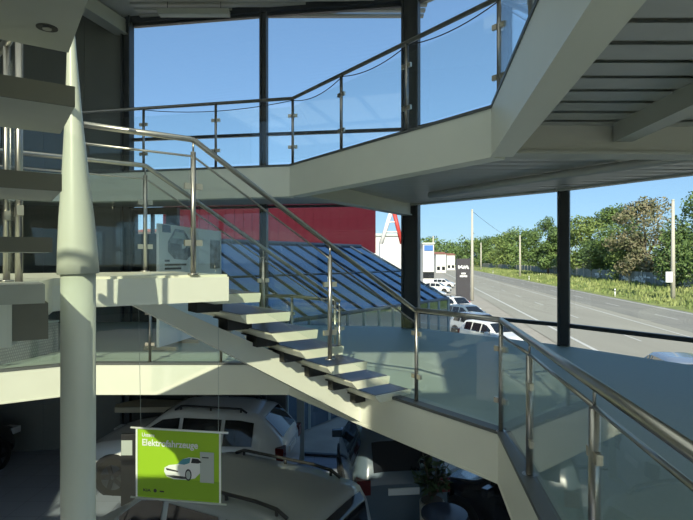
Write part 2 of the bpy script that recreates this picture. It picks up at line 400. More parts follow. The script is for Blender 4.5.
for p, q, sub, lab in bays:
    for (z0, z1, tr, lv) in ((GZ, -0.16, [], 'ground floor'), (-0.14, GAL-0.12, [0.36] if n < 17 else [], 'first floor'), (GAL-0.10, 7.45, [4.56] , 'upper floor')):
        bay(n, p, q, z0, z1, tr, lab+', '+lv, sub); n += 1
# left facade bay: upper and first floor part glazed
bay(n, FAC[6], FAC[7], GAL-0.10, 7.45, [4.56], 'tall glazed bay beside the dark panelled wall, upper floor'); n += 1
A6, A7 = V((*FAC[6], 0)), V((*FAC[7], 0)); mid = A6.lerp(A7, 0.62)
bay(n, FAC[6], mid[:2], -0.14, GAL-0.12, [], 'glazed bay behind the poster board, first floor'); n += 1
w = MB()
m1, m2 = A6.lerp(A7, 0.70), A6.lerp(A7, 0.94)
for a, c, z0, z1 in ((mid, m1, -0.16, GAL-.12), (m2, A7, -0.16, GAL-.12), (m1, m2, -0.16, 2.15), (m1, m2, 2.72, GAL-.12), (A6, A7, GZ, -0.16)):
    w.bar(a, c, 0.14, z0, z1)
structure(w.build('wall_inner', M['innerwall']), 'dark wall with a small square window', 'wall')
t = thing('window_%d' % n, 'small square window in the dark wall left of the poster', 'window', (m1.lerp(m2, .5).x, m1.lerp(m2, .5).y, 2.15)); t['kind'] = 'structure'; n += 1
f = MB(); f.bar(m1, m2, 0.10, 2.15, 2.19); f.bar(m1, m2, 0.10, 2.68, 2.72); dd = (m2-m1).normalized()
for k in (0, .47, 1): c = m1.lerp(m2, k); f.bar(c-dd*.03, c+dd*.03, 0.10, 2.15, 2.72)
f.build('window_frame', M['dark'], t); MB().bar(m1, m2, 0.012, 2.18, 2.7).build('pane', M['glass'], t)
w = MB(); w.bar(FAC[5], FAC[6], 0.3, 7.45, TOP); w.bar(FAC[6], FAC[7], 0.3, 7.45, TOP)
for i in range(5): w.bar(FAC[i], FAC[i+1], 0.3, 7.45, TOP)
structure(w.build('trim_5', M['dark']), 'dark window head below the roof', 'trim')

# facade columns (H sections running the full height)
def hcol(p, ang, w_, d_, label):
    u = V((math.cos(ang), math.sin(ang), 0)); v = V((-u.y, u.x, 0)); m_ = MB(); p = V((*p, 0))
    for s_ in (-1, 1):
        m_.obox(p+u*(s_*w_/2)-u*.02-v*(d_/2)+V((0, 0, GZ)), u*.04, v*d_, (0, 0, TOP-GZ))
    m_.obox(p-u*(w_/2)-v*.02+V((0, 0, GZ)), u*w_, v*.04, (0, 0, TOP-GZ))
    return tag(m_.build('facade_column', M['mull']), label, 'column')
hcol((1.46, 11.80), R(-20), 0.34, 0.30, 'wide dark steel column at the middle of the facade, left of the road view')
hcol((3.91, 9.36), R(-30), 0.16, 0.16, 'slim dark steel column standing in front of the road view')
hcol((-1.98, 12.46), R(-8), 0.13, 0.18, 'slim dark mullion between the two tall sky windows')
hcol((-5.48, 13.0), R(-8), 0.2, 0.22, 'dark facade post where the panelled wall meets the sky window')
hcol((5.55, 6.93), R(-60), 0.16, 0.16, 'dark facade column just right of the road view')
hcol((6.68, 4.95), R(-75), 0.16, 0.16, 'dark facade column right of the camera')
hcol((7.45, 2.0), R(-85), 0.16, 0.16, 'dark facade column nearest the camera')
# ground-floor pillar + pale strip standing in for a gap of light
tag(MB().box((-1.55, 11.6, (GZ-0.16)/2), (0.42, 0.3, -GZ-0.17)).build('pillar', M['mull']), 'dark pillar on the ground floor between the two white cars and the blue glass', 'pillar')
structure(MB().box((-1.05, 11.9, (GZ-0.16)/2), (0.17, 0.06, -GZ-0.17)).build('trim_6', M['pgrey']), 'pale strip standing in for a light gap on the ground floor', 'trim')

# ------------------------------------------------------------------ fascias, beams, decking
def fascia(num, poly, segs, z0, z1, label, mat, flange=0.2):
    t = thing('trim_%d' % num, label, 'fascia', (poly[0][0], poly[0][1], z0)); t['kind'] = 'structure'
    f = MB(); c = MB(); ln = len(poly)
    for i in segs:
        p, q = V((*poly[i], 0)), V((*poly[(i+1) % ln], 0)); d = (q-p).normalized(); nn = V((-d.y, d.x, 0))
        if (V((0, 3.5, 0))-p).dot(nn) < 0: nn = -nn     # towards the void
        f.obox(p+nn*.012+V((0, 0, z0)), q-p, -nn*.03, (0, 0, z1-z0-.02))
        f.obox(p+nn*.018+V((0, 0, z0-.025)), q-p, -nn*flange, (0, 0, .025))
        f.obox(p-nn*(flange-.012)+V((0, 0, z0)), q-p, -nn*.015, (0, 0, .06))
        c.obox(p+nn*.02+V((0, 0, z1-.02)), q-p, -nn*.12, (0, 0, .032))
    f.build('fascia_plate', mat, t); c.build('edge_cap', M['cap'], t)
fascia(7, GV, range(len(GV)), 2.52, GAL, 'pale steel fascia of the upper gallery edge', M['white'])
fascia(8, MV, range(len(MV)), -0.44, 0.0, 'pale steel fascia of the first floor edge', M['white'], 0.16)

def beam(p, q, z0, z1, w_, label, mat='greysteel', fl=0.0):
    m_ = MB(); m_.bar(p, q, w_, z0, z1)
    if fl: m_.bar(p, q, w_+fl, z0-.025, z0)
    return tag(m_.build('steel_beam', M[mat]), label, 'beam')
beam((1.52, 4.90), (6.55, 5.08), 2.545, 2.80, 0.16, 'deep pale radial beam under the gallery from the fascia corner to the right', fl=0.10)
beam((2.55, 4.80), (2.30, -3.7), 2.63, 2.80, 0.17, 'grey beam under the gallery running towards the camera from the radial beam')
beam((4.6, 4.80), (4.4, -3.7), 2.63, 2.80, 0.17, 'grey beam under the gallery farthest right')
beam((-0.78, 7.98), (1.36, 11.62), 2.56, 2.86, 0.15, 'grey radial beam under the gallery ending at the wide dark column', fl=0.08)
beam((1.40, 11.72), (3.72, 9.22), 2.76, 2.96-.10, 0.14, 'edge beam of the gallery between the two dark facade columns')
beam((3.76, 9.2), (5.4, 6.9), 2.76, 2.86, 0.14, 'edge beam of the gallery right of the slim dark column')
beam((5.42, 6.85), (6.5, 5.15), 2.76, 2.86, 0.14, 'edge beam of the gallery at the far right')
tag(MB().tube([(1.52, 9.45, 2.72), (2.3, 8.2, 2.72), (3.15, 6.95, 2.72), (4.2, 5.6, 2.72)], 0.06).build('pipe', M['deckmetal']), 'pale round pipe under the gallery decking above the road view', 'pipe')
# trapezoidal decking on the right-hand side
def xspan(y):
    c = GV[0]
    if y <= c[1]:
        t = (c[1]-y)/(c[1]+1.0); x0 = c[0]+(GV[6][0]-c[0])*t
    else:
        t = (y-c[1])/(GV[1][1]-c[1]); x0 = c[0]+(GV[1][0]-c[0])*t
        if y > GV[1][1]: x0 = GV[1][0]+(y-GV[1][1])*0.55
    x1 = 7.3
    for i in range(0, 5):
        (ax, ay), (bx, by) = FAC[i], FAC[i+1]
        if min(ay, by) <= y <= max(ay, by): x1 = ax+(bx-ax)*(y-ay)/(by-ay)
    return x0+0.16, x1-0.18
mb = MB()
y = -3.7
while y < 11.4:
    for (ya, yb, zz) in ((0.0, 0.222, 2.79),):
        a0, a1 = xspan(y+ya); b0, b1 = xspan(y+yb)
        if a1-a0 < .05 or b1-b0 < .05: continue
        za = zz if zz else (2.79 if ya < .22 else 2.865); zb = zz if zz else (2.865 if ya < .22 else 2.79)
        mb.add([(a0, y+ya, za), (a1, y+ya, za), (b1, y+yb, zb), (b0, y+yb, zb)], [(0, 3, 2, 1)])
    y += 0.28
structure(mb.build('ceiling_decking', M['deckmetal'], fixn=False), 'trapezoidal metal decking under the upper gallery', 'ceiling')

# ------------------------------------------------------------------ railings
def post(parent, base, h, r=0.021, side=V((0, 0, 1)), clamps=(0.28, 0.75), mat='steel'):
    base = V(base); g = MB(); g.tube([base, base+V((0, 0, h))], r); g.tube([base, base+V((0, 0, .012))], r*2.1)
    o = g.build('post', M[mat], parent)
    for c in clamps:
        z = base+V((0, 0, h*c)); s_ = V(side); nn = V((-s_.y, s_.x, 0))
        for sg in (-1, 1):
            MB().obox(z+s_*(sg*.02)-nn*.014-V((0, 0, .024)), s_*(sg*.052), nn*.028, (0, 0, .048)).build('clamp', M['brass'], o)
    return o
def pane(parent, p, q, z0, z1, z0b=None, z1b=None):
    p, q = V((*p[:2], 0)), V((*q[:2], 0)); d = (q-p).normalized(); nn = V((-d.y, d.x, 0))*.005
    a, c = p+d*.04, q-d*.04
    z0b = z0 if z0b is None else z0b; z1b = z1 if z1b is None else z1b
    vs = []
    for s_ in (-1, 1):
        vs += [a+nn*s_+V((0, 0, z0)), c+nn*s_+V((0, 0, z0b)), c+nn*s_+V((0, 0, z1b)), a+nn*s_+V((0, 0, z1))]
    MB().add(vs, [(0, 1, 2, 3), (7, 6, 5, 4), (0, 4, 5, 1), (3, 2, 6, 7), (0, 3, 7, 4), (1, 5, 6, 2)]).build('glass_panel', M['rglass'], parent)
def off(poly, k):      # shift outline away from the void
    return inset(poly, k)
def rail_run(parent, pts, h, rail_r, pcount, mat='steel', cap=False, postmat='steel', rail_mat=None, clamps=(0.28, 0.75), close_ends=True):
    """pts: list of plan points with z; posts at all pts and pcount[i] extra posts inside each leg"""
    pts = [V(p) for p in pts]
    MB().tube([p+V((0, 0, h)) for p in pts], rail_r, 14).build('handrail', M[rail_mat or mat], parent)
    for i in range(len(pts)-1):
        a, c = pts[i], pts[i+1]; k = pcount[i]; d = (c-a); d = V((d.x, d.y, 0)).normalized()
        prev = a
        for j in range(k+1):
            if not (j == 0 and i == 0 and not close_ends): post(parent, a.lerp(c, j/(k+1)), h-.01, side=d, mat=postmat, clamps=clamps)
            nx = a.lerp(c, (j+1)/(k+1)); pr = a.lerp(c, j/(k+1))
            pane(parent, pr, nx, pr.z+.06, pr.z+h-.13, nx.z+.06, nx.z+h-.13)
            if cap: MB().tube([pr+d*.04+V((0, 0, h-.125)), nx-d*.04+V((0, 0, h-.125))], 0.011, 8).build('glass_edge', M['steel'], parent)
    post(parent, pts[-1], h-.01, side=d, mat=postmat, clamps=clamps)
# gallery railing
GO = off(GV, 0.0)
def sh(p, k, z):       # point moved away from void centre
    v = V((p[0], p[1], 0)); return V((p[0], p[1], z))
G2 = offset_poly(GV, 0.06); M2 = offset_poly(MV, 0.06); M0 = offset_poly(MV, 0.015)
gr = thing('gallery_railing', 'glass and steel railing along the upper gallery edge above the stairs', 'railing', (G2[1][0], G2[1][1], GAL))
rail_run(gr, [(*G2[6], GAL), (*G2[0], GAL), (*G2[1], GAL), (*G2[2], GAL), (*G2[3], GAL)], 1.02, 0.024, [3, 2, 2, 2], 'steel', postmat='darkrail', rail_mat='darkrail')
gr2 = thing('gallery_railing', 'glass railing of the gallery behind the camera and at the far left', 'railing', (G2[4][0], G2[4][1], GAL))
rail_run(gr2, [(*G2[3], GAL), (*G2[4], GAL), (*G2[5], GAL), (-1.2, -1.06, GAL)], 1.02, 0.024, [3, 2, 4], 'steel', postmat='darkrail', rail_mat='darkrail')
# drooping cables under the gallery rail
def droop(a, c, s_): return [V(a).lerp(V(c), t/10)-V((0, 0, s_*4*(t/10)*(1-t/10))) for t in range(11)]
z = GAL+0.99
def gp(i, j, t, dz=0.0): return V((G2[i][0]+(G2[j][0]-G2[i][0])*t, G2[i][1]+(G2[j][1]-G2[i][1])*t, z+dz))
pts = droop(gp(2, 1, 0.34), gp(2, 1, 1), 0.09)+droop(gp(1, 0, 0), gp(1, 0, 0.34), 0.10)[1:]+droop(gp(1, 0, .34), gp(1, 0, .67), 0.08)[1:]+droop(gp(1, 0, .67), gp(1, 0, 1), 0.07)[1:]
tag(MB().tube(pts, 0.006, 6).build('cable', M['plastic']), 'thin dark cable drooping under the gallery handrail', 'cable')

# first-floor railings
mr = thing('mezzanine_railing', 'steel and glass railing on the first floor edge right of the stair foot', 'railing', (M2[0][0], M2[0][1], 0))
ST0 = V((0.74, 5.62, 0))                      # foot of near stair rail
c0 = V((*M0[0], 0)); c1 = V((M2[7][0], M2[7][1], 0))
e = V((ST0.x+.02, ST0.y+.03, 0))
rail_run(mr, [e, c0], 1.0, 0.026, [0], 'steel')
t_ = (c0-c1).normalized()
c0r = c0; c0 = V((*M2[0], 0))
MB().tube([c0r+V((0, 0, 1.0)), V((*M0[7], 1.0))], 0.026, 14).build('handrail', M['steel'], mr)
prev = c0r
for yy in (3.72, 2.39, 1.0):
    tt = (c0.y-yy)/(c0.y-c1.y); p = c0.lerp(c1, tt)
    post(mr, p, 0.86 if yy < 3 else 0.86, r=0.026, side=(c1-c0).normalized(), mat='steel')
    MB().tube([p+V((0, 0, .86)), p+V((0, 0, .98))], 0.008, 8).build('spigot', M['steel'], mr)
    pane(mr, prev, p, 0.05, 0.86)
    MB().tube([prev+V((0, 0, .865)), p+V((0, 0, .865))], 0.012, 8).build('glass_edge', M['steel'], mr)
    prev = p
pane(mr, prev, c1, 0.05, 0.86)
ml = thing('mezzanine_railing', 'glass railing on the first floor edge behind the stairs, left of the poster', 'railing', (M2[2][0], M2[2][1], 0))
D = V((0.81, 0.586, 0)); N = V((-0.586, 0.81, 0))
SF0 = ST0+N*1.42
rail_run(ml, [(M2[3][0], M2[3][1], 0), (*M2[2], 0), (*M2[1], 0), (SF0.x-.06, SF0.y+.14, 0)], 1.0, 0.022, [0, 2, 0], 'steel', rail_mat='darkrail')
ml2 = thing('mezzanine_railing', 'glass railing on the first floor edge at the far left', 'railing', (M2[4][0], M2[4][1], 0))
rail_run(ml2, [(M2[5][0], M2[5][1], 0), (M2[4][0], M2[4][1], 0), (M2[3][0]-.1, M2[3][1]-.05, 0)], 1.0, 0.022, [2, 1], 'steel', rail_mat='darkrail')

# ------------------------------------------------------------------ stair: lower flight
LZ = 1.42
st = thing('staircase', 'pale lower stair flight of floating treads on one sloping beam down to the first floor', 'stairs', (0.3, 6.2, 0))
base = V((0.32, 5.68, 0)); SP = 0.3175; RISE = 0.197
def chamfer_slab(o, a, b_, z0, z1, ch, name, mat, parent):
    """slab with origin o, edges a and b_, top z1; undercut lower edge"""
    o, a, b_ = V(o), V(a), V(b_); ua, ub = a.normalized(), b_.normalized()
    top = [o, o+a, o+a+b_, o+b_]
    low = [o+ua*ch*1.4+ub*.004, o+a-ua*ch*.2+ub*.004, o+a+b_-ua*ch*.2-ub*.004, o+b_+ua*ch*1.4-ub*.004]
    vs = [p+V((0, 0, z1)) for p in top]+[p+V((0, 0, z1-.012)) for p in top]+[p+V((0, 0, z0)) for p in low]
    fs = [(0, 1, 2, 3), (11, 10, 9, 8)]
    for i in range(4):
        j = (i+1) % 4; fs += [(i, i+4, j+4, j), (i+4, i+8, j+8, j+4)]
    return MB().add(vs, fs).build(name, mat, parent)
W = 1.30
for k in range(7):
    z1 = 0.05+RISE*k
    o = base-D*(SP*k)
    tr = chamfer_slab(o, D*0.52, N*W, z1-0.085, z1, 0.05, 'tread', M['tread'], st)
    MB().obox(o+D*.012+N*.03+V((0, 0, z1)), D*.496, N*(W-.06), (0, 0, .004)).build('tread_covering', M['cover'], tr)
    c = o+N*(W/2-.02)+D*.14
    g = MB(); g.obox(c-D*.05-N*.13+V((0, 0, z1-.085-.12)), D*.26, N*.26, (0, 0, .12))
    g.obox(c-D*.09-N*.17+V((0, 0, z1-.096)), D*.34, N*.34, (0, 0, .012))
    g.build('bracket', M['bracket'], tr)
# stringer (box beam under the middle)
sa = base+N*0.60+D*0.10; 
top_s = sa-D*(SP*7.6); 
g = MB()
L = SP*7.6; rise = RISE*7.6
o0 = V((top_s.x, top_s.y, 0)); 
zt0 = 0.05+RISE*7.3-0.24; zt1 = zt0-rise
q = sa+D*0.28
def at_s(s_): return o0+D*s_
ztop = lambda s_: zt0-RISE/SP*s_
s1 = (sa+D*0.30-o0).length
vs = []
for off_n in (0.0, 0.24):
    for s_, zz in ((-0.12, LZ-.10), (0.10, LZ-.10), (0.101, ztop(0.101)), (s1, max(-0.12, ztop(s1))), (s1, -0.43), (2.573, -0.43), (-0.12, 1.16)):
        vs.append(at_s(s_)+N*off_n+V((0, 0, zz)))
k = 7
fs = [tuple(range(k)), tuple(range(2*k-1, k-1, -1))]+[(i, (i+1) % k, (i+1) % k+k, i+k) for i in range(k)]
g.add(vs, fs).build('stringer', M['white'], st)

# landing
ld = thing('stair_landing', 'pale steel landing platform between the two stair flights', 'landing', (-1.9, 4.2, LZ-0.3))
Rn = V((-1.235, 4.19, 0)); E = Rn+D*0.29
Lc = Rn-D*0.80; Ff = Rn+N*1.42+D*0.29; 
LP = [E, Ff, Ff-D*1.9, V((-2.7, 3.45, 0)), V((-2.08, 2.45, 0)), V((-1.95, 1.57, 0)), V((-1.30, 2.02, 0)), V((-1.93, 3.42, 0)), Lc]
LP2 = [(p.x, p.y) for p in LP]
MB().prism(inset(LP2, 0.03) if False else LP2, LZ-0.05, LZ).build('deck', M['tread'], ld)
g = MB()
for i in range(len(LP2)):
    p, q = LP[i], LP[(i+1) % len(LP2)]
    d = (q-p).normalized(); nn = V((-d.y, d.x, 0)); 
    if nn.dot(V((-2, 3.4, 0))-p) < 0: nn = -nn
    g.obox(p+nn*.003+V((0, 0, LZ-.22)), q-p, nn*.03, (0, 0, .20))
g.prism(inset(LP2, 0.04) if False else [tuple((p*0.97+V((-2.0, 3.5, 0))*0.03)[:2]) for p in LP], LZ-.20, LZ-.17)
g.build('edge_beam', M['white'], ld)
# support column with tapered sleeve
cx, cy = -1.650, 3.2
cl = thing('column', 'round white column with tapered cone sleeve standing beside the stair landing', 'column', (cx, cy, GZ))
MB().tube([(cx, cy, GZ), (cx, cy, 1.47)], 0.098, 40).build('shaft', M['column'], cl)
prof = [(1.455, 0.106), (1.455, 0.118), (1.60, 0.112), (1.80, 0.099), (2.05, 0.077), (2.35, 0.054), (2.65, 0.036), (2.95, 0.020), (3.05, 0.014)]
MB().tube([(cx-.0+(-.042)*max(0, (z_-1.45))/1.4, cy, z_) for z_, r_ in prof[1:]], [r_ for z_, r_ in prof[1:]], 40).build('cone_sleeve', M['column'], cl)

# near and far rail of the lower flight (with landing legs)
def stair_rail(name, label, start, bend, foot, posts, glass_legs, h=1.09):
    t = thing(name, label, 'railing', (foot.x, foot.y, foot.z))
    pts = [start+V((0, 0, LZ+h)), bend+V((0, 0, LZ+h)), foot+V((0, 0, 1.0))]
    # rounded bend
    a, b_, c = pts
    r1 = b_+(a-b_).normalized()*.03; r2 = b_+(c-b_).normalized()*.03
    curve = [a, r1, (r1+b_*2+r2)/4, r2, c]
    MB().tube(curve, 0.023, 14).build('handrail', M['steel'], t)
    for s_ in posts:
        if s_ <= 0: bp = bend+(start-bend)*(-s_); zb = LZ; zt = LZ+h; dd = D
        else:
            bp = bend.lerp(foot, s_); zt = (LZ+h)*(1-s_)+1.0*s_; zb = zt-1.10; dd = D
            if s_ >= .99: zb = 0.0
        post(t, bp+V((0, 0, zb)), zt-zb-.10, side=dd, clamps=(0.26, 0.72))
        MB().tube([bp+V((0, 0, zt-.11)), bp+V((0, 0, zt-.01))], 0.008, 8).build('spigot', M['steel'], t)
    pane(t, start, bend, LZ+.07, LZ+h-.14)
    pane(t, bend, foot, LZ+.0, LZ+h-.14, 0.06, 0.86)
    MB().tube([start+V((0, 0, LZ+h-.135)), bend+V((0, 0, LZ+h-.135)), foot+V((0, 0, .865))], 0.009, 8).build('glass_edge', M['steel'], t)
    return t
stair_rail('stair_railing', 'near stair railing with long steel handrail from the white column down to the first floor', Rn-D*.80, Rn, ST0, (-0.0, 0.545), True)
SFb = Rn+N*1.42
stair_rail('stair_railing', 'far stair railing with lower-looking handrail behind the treads', SFb-D*1.6, SFb, SF0+V((0, 0, 0)), (0.0, 0.55, 1.0), True)
# rail posts at the head of the landing, left edge
lr = thing('landing_railing', 'polished posts and glass at the left edge behind the upper treads', 'railing', (-1.7, 2.7, LZ))
lp = [V((-1.60, 2.54, LZ)), V((-1.85, 2.83, LZ)), V((-2.45, 3.4, LZ))]
for p in lp[:2]: post(lr, p, 1.28, r=.017, side=V((-.6, .8, 0)))
MB().tube([p+V((0, 0, 1.3)) for p in lp], .022, 12).build('handrail', M['steel'], lr)
pane(lr, lp[0], lp[1], LZ+.06, LZ+1.15)

# ------------------------------------------------------------------ upper flight (towards the viewer)
uf = thing('staircase', 'upper stair flight of thick pale treads rising towards the camera at the left edge', 'stairs', (-1.7, 2.0, LZ))
ud = V((-0.563, 0.826, 0)); uw = V((-0.826, -0.563, 0))
for k in range(0, 9):
    p = V((-1.2+.17*k, 2.07-.25*k, 0)); zb = 1.388+.18*k
    if k == 0: p = p+ud*.0; zb -= .02
    th = 0.075 if k == 0 else 0.05
    g = MB(); o = p+V((0, 0, zb))
    g.obox(o, ud*(.43 if k == 4 else .34), uw*.9, (0, 0, th))
    tr = g.build('tread', M['soffit'], uf)
    if k: MB().obox(o-ud*.008+V((0, 0, -.001)), ud*.008, uw*.9, (0, 0, th+.001)).build('tread_shade_strip', M['edge'], tr)  # dark strip paints shade onto the near face of the tread
    if k == 4:
        c = px(47, 29, 1.27); c.z = zb
        h_ = MB(); h_.tube([c-V((0, 0, .002)), c+V((0, 0, .002))], 0.024, 20); h_.build('spotlight', M['bracket'], tr)
        MB().tube([c-V((0, 0, .005)), c-V((0, 0, .001))], 0.010, 16).build('spotlight_lens', M['darkrail'], tr)
g = MB()
a = V((-1.2, 2.07, 0))+uw*.45+ud*.1; c = V((-1.2+.17*8, 2.07-.25*8, 0))+uw*.45+ud*.1
za, zc = 1.31, 1.388+.18*8-.08
vs = []
for w_ in (0, .2):
    vs += [a+uw*w_+V((0, 0, za)), c+uw*w_+V((0, 0, zc)), c+uw*w_+V((0, 0, zc-.2)), a+uw*w_+V((0, 0, za-.2))]
g.add(vs, [(0, 1, 2, 3), (7, 6, 5, 4), (0, 4, 5, 1), (1, 5, 6, 2), (2, 6, 7, 3), (3, 7, 4, 0)]).build('stringer', M['white'], uf)
for k in range(9):
    p = V((-1.2+.17*k, 2.07-.25*k, 0))+uw*.47+ud*.12; zb = 1.388+.18*k
    MB().obox(p+V((0, 0, zb-.13)), ud*.12, uw*.16, (0, 0, .13)).build('bracket', M['white'], uf)
MB().obox(V((-1.21, 2.11, 1.22)), ud*.2, uw*.85, (0, 0, .146)).build("base_beam", M["edge"], uf)  # beam takes the same painted shade tone

# ------------------------------------------------------------------ first-floor objects
# poster board on feet
bd = thing('display_board', 'large white poster board on feet with a dark car picture, standing behind the stair landing', 'poster stand', (-3.0, 10.0, 0))
pa, pb = V((-3.17, 8.80, 0)), V((-2.72, 11.3, 0)); bu = (pb-pa).normalized(); bn = V((bu.y, -bu.x, 0)); Lb = (pb-pa).length
MB().obox(pa+V((0, 0, .06)), pb-pa, -bn*.05, (0, 0, 2.10)).build('board', M['pwhite'], bd)
for s_ in (.02, .34, .95):
    MB().obox(pa+bu*(s_*Lb)+bn*.28, -bn*.6, bu*.08, (0, 0, .06)).build('foot', M['counter'], bd)
def bq(u0, u1, z0, z1, name, mat, lift=.006):
    return MB().obox(pa+bu*u0+V((0, 0, z0)), bu*(u1-u0), bn*lift, (0, 0, z1-z0)).build(name, mat, bd)
bq(.10, .37, 2.02, 2.15, 'logo_square', M['pnavy'])
vs = [(.28, 1.68), (.27, 1.86), (.40, 1.98), (.52, 2.10), (.85, 2.09), (1.05, 1.95), (1.22, 1.88), (1.20, 1.66), (.95, 1.54), (.50, 1.56)]
MB().add([pa+bu*u+bn*.008+V((0, 0, zz)) for u, zz in vs], [tuple(range(len(vs)))]).build('car_picture', M['pmid'], bd)
for nm, pts_, mt in (('picture_windscreen', [(.42, 1.93), (.52, 2.05), (.82, 2.04), (.95, 1.93)], 'pgrey'), ('picture_grille', [(.36, 1.72), (.36, 1.84), (.70, 1.83), (.72, 1.70)], 'pblack'), ('picture_headlight', [(.76, 1.74), (.77, 1.83), (.92, 1.84), (.90, 1.76)], 'pwhite'), ('picture_wheel', [(1.0, 1.60), (.97, 1.68), (1.0, 1.76), (1.08, 1.78), (1.13, 1.70), (1.08, 1.61)], 'pblack')):
    MB().add([pa+bu*u+bn*.012+V((0, 0, zz)) for u, zz in pts_], [tuple(range(len(pts_)))]).build(nm, M[mt], bd)
bq(1.98, 2.45, 1.36, 1.96, 'photo', M['pmid'])
for i, (u0, u1) in enumerate(((.18, .34), (.18, .95), (.18, .75))): bq(u0, u1, 1.51-.07*i, 1.545-.07*i, 'text_line', M['pblack'])
# tread-plate plinth
pl = thing('display_plinth', 'low display plinth clad in silver tread plate at the left edge of the first floor', 'plinth', (-6.0, 8.4, 0))
g = MB().prism([(-5.08, 7.62), (-4.85, 8.75), (-6.7, 9.1), (-6.95, 7.35)], 0, .50); g.build('side_cladding', M['checker'], pl)
MB().prism([(-5.07, 7.60), (-4.84, 8.77), (-6.72, 9.12), (-6.97, 7.33)], .50, .53).build('top_edge', M['pgrey'], pl)

# ------------------------------------------------------------------ hanging banner
bnn = thing('banner', 'lime green hanging banner lettered Elektrofahrzeuge with a white car picture', 'banner', (-1.66, 5.2, -0.86))
B0, B1 = V((-2.135, 5.27, 0)), V((-1.235, 5.12, 0)); bu = (B1-B0).normalized(); bn = V((bu.y, -bu.x, 0)); Lb = (B1-B0).length
ZB, ZT = -0.855, -0.17
def bp(u, v, l=0.0): return B0+bu*(u*Lb)+bn*l+V((0, 0, ZB+(ZT-ZB)*v))
def brect(u0, u1, v0, v1, l, name, mat):
    return MB().obox(bp(u0, v0, l), bp(u1, v0, l)-bp(u0, v0, l), bn*.002, (0, 0, (v1-v0)*(ZT-ZB))).build(name, mat, bnn)
def bpoly(pts, l, name, mat):
    return MB().add([bp(u, v, l) for u, v in pts], [tuple(range(len(pts)))]).build(name, mat, bnn)
brect(0, 1, 0, 1, -.004, 'sheet', M['lime'])
brect(0.02, 0.98, 0.02, 0.30, .001, 'printed_floor', M['limedark'])
brect(0, .022, 0, 1, .001, 'white_edge', M['pwhite']); brect(.978, 1, 0, 1, .001, 'white_edge', M['pwhite'])
MB().tube([bp(-.06, 1.015), bp(1.08, 1.015)], .010, 10).build('top_bar', M['pwhite'], bnn)
MB().tube([bp(-.06, -.015), bp(1.06, -.015)], .010, 10).build('bottom_bar', M['pgrey'], bnn)
for u in (.06, .97): MB().tube([bp(u, 1.02), V((bp(u, 1).x, bp(u, 1).y-(.06 if u < .5 else 0), LZ-.2 if u < .5 else .952))], .002, 6).build('cable', M['pgrey'], bnn)
def btext(txt, u, v, size, bold, mat, name='lettering', width=None):
    vs, fs = text_mesh(txt, size, bold)
    wx = max(p.x for p in vs)-min(p.x for p in vs); k = (width*Lb/wx) if width else 1
    o = bp(u, v, .004)
    MB().add([o+bu*(p.x*k)+V((0, 0, p.y))+bn*p.z for p in vs], fs).build(name, mat, bnn)
btext('Unsere', .075, .895, .055, .001, M['pwhite'], width=.15)
btext('Elektrofahrzeuge', .075, .765, .092, .002, M['pwhite'], width=.655)
bpoly([(.34, .40), (.345, .46), (.40, .50), (.50, .52), (.56, .60), (.63, .63), (.74, .63), (.80, .585), (.83, .55), (.80, .50), (.78, .44), (.70, .33), (.60, .30), (.45, .30), (.37, .33)], .003, 'car_body', M['pwhite'])
bpoly([(.36, .455), (.48, .43), (.51, .42), (.50, .405), (.37, .425)], .0045, 'car_grille', M['pblack'])
bpoly([(.35, .345), (.45, .315), (.60, .31), (.60, .345), (.45, .355)], .0045, 'car_bumper', M['pmid'])
bpoly([(.50, .525), (.56, .60), (.65, .625), (.64, .55), (.58, .52)], .0045, 'car_windscreen', M['pteal'])
bpoly([(.655, .55), (.67, .62), (.74, .615), (.78, .57), (.74, .55)], .0045, 'car_window', M['pblack'])
for u, v, r_ in ((.625, .375, .048),):
    bpoly([(u+r_*.8*math.cos(i*.4488), v+r_*1.8*math.sin(i*.4488)) for i in range(14)], .005, 'car_wheel', M['pblack'])
    bpoly([(u+r_*.55*math.cos(i*.4488), v+r_*1.3*math.sin(i*.4488)) for i in range(14)], .006, 'car_rim', M['pgrey'])
brect(.76, .92, .28, .72, .0022, 'charging_panel', M['pgrey'])
btext('wallbox', .785, .625, .03, 0, M['pblack']) if False else None
brect(.785, .86, .635, .65, .005, 'panel_print', M['pblack'])
btext('KIA', .09, .09, .036, .001, M['pblack'], width=.09)
bpoly([(.235+.02*math.cos(i*.5236), .11+.028*math.sin(i*.5236)) for i in range(12)], .005, 'logo', M['pblack'])
brect(.29, .34, .095, .115, .005, 'logo', M['pblack'])

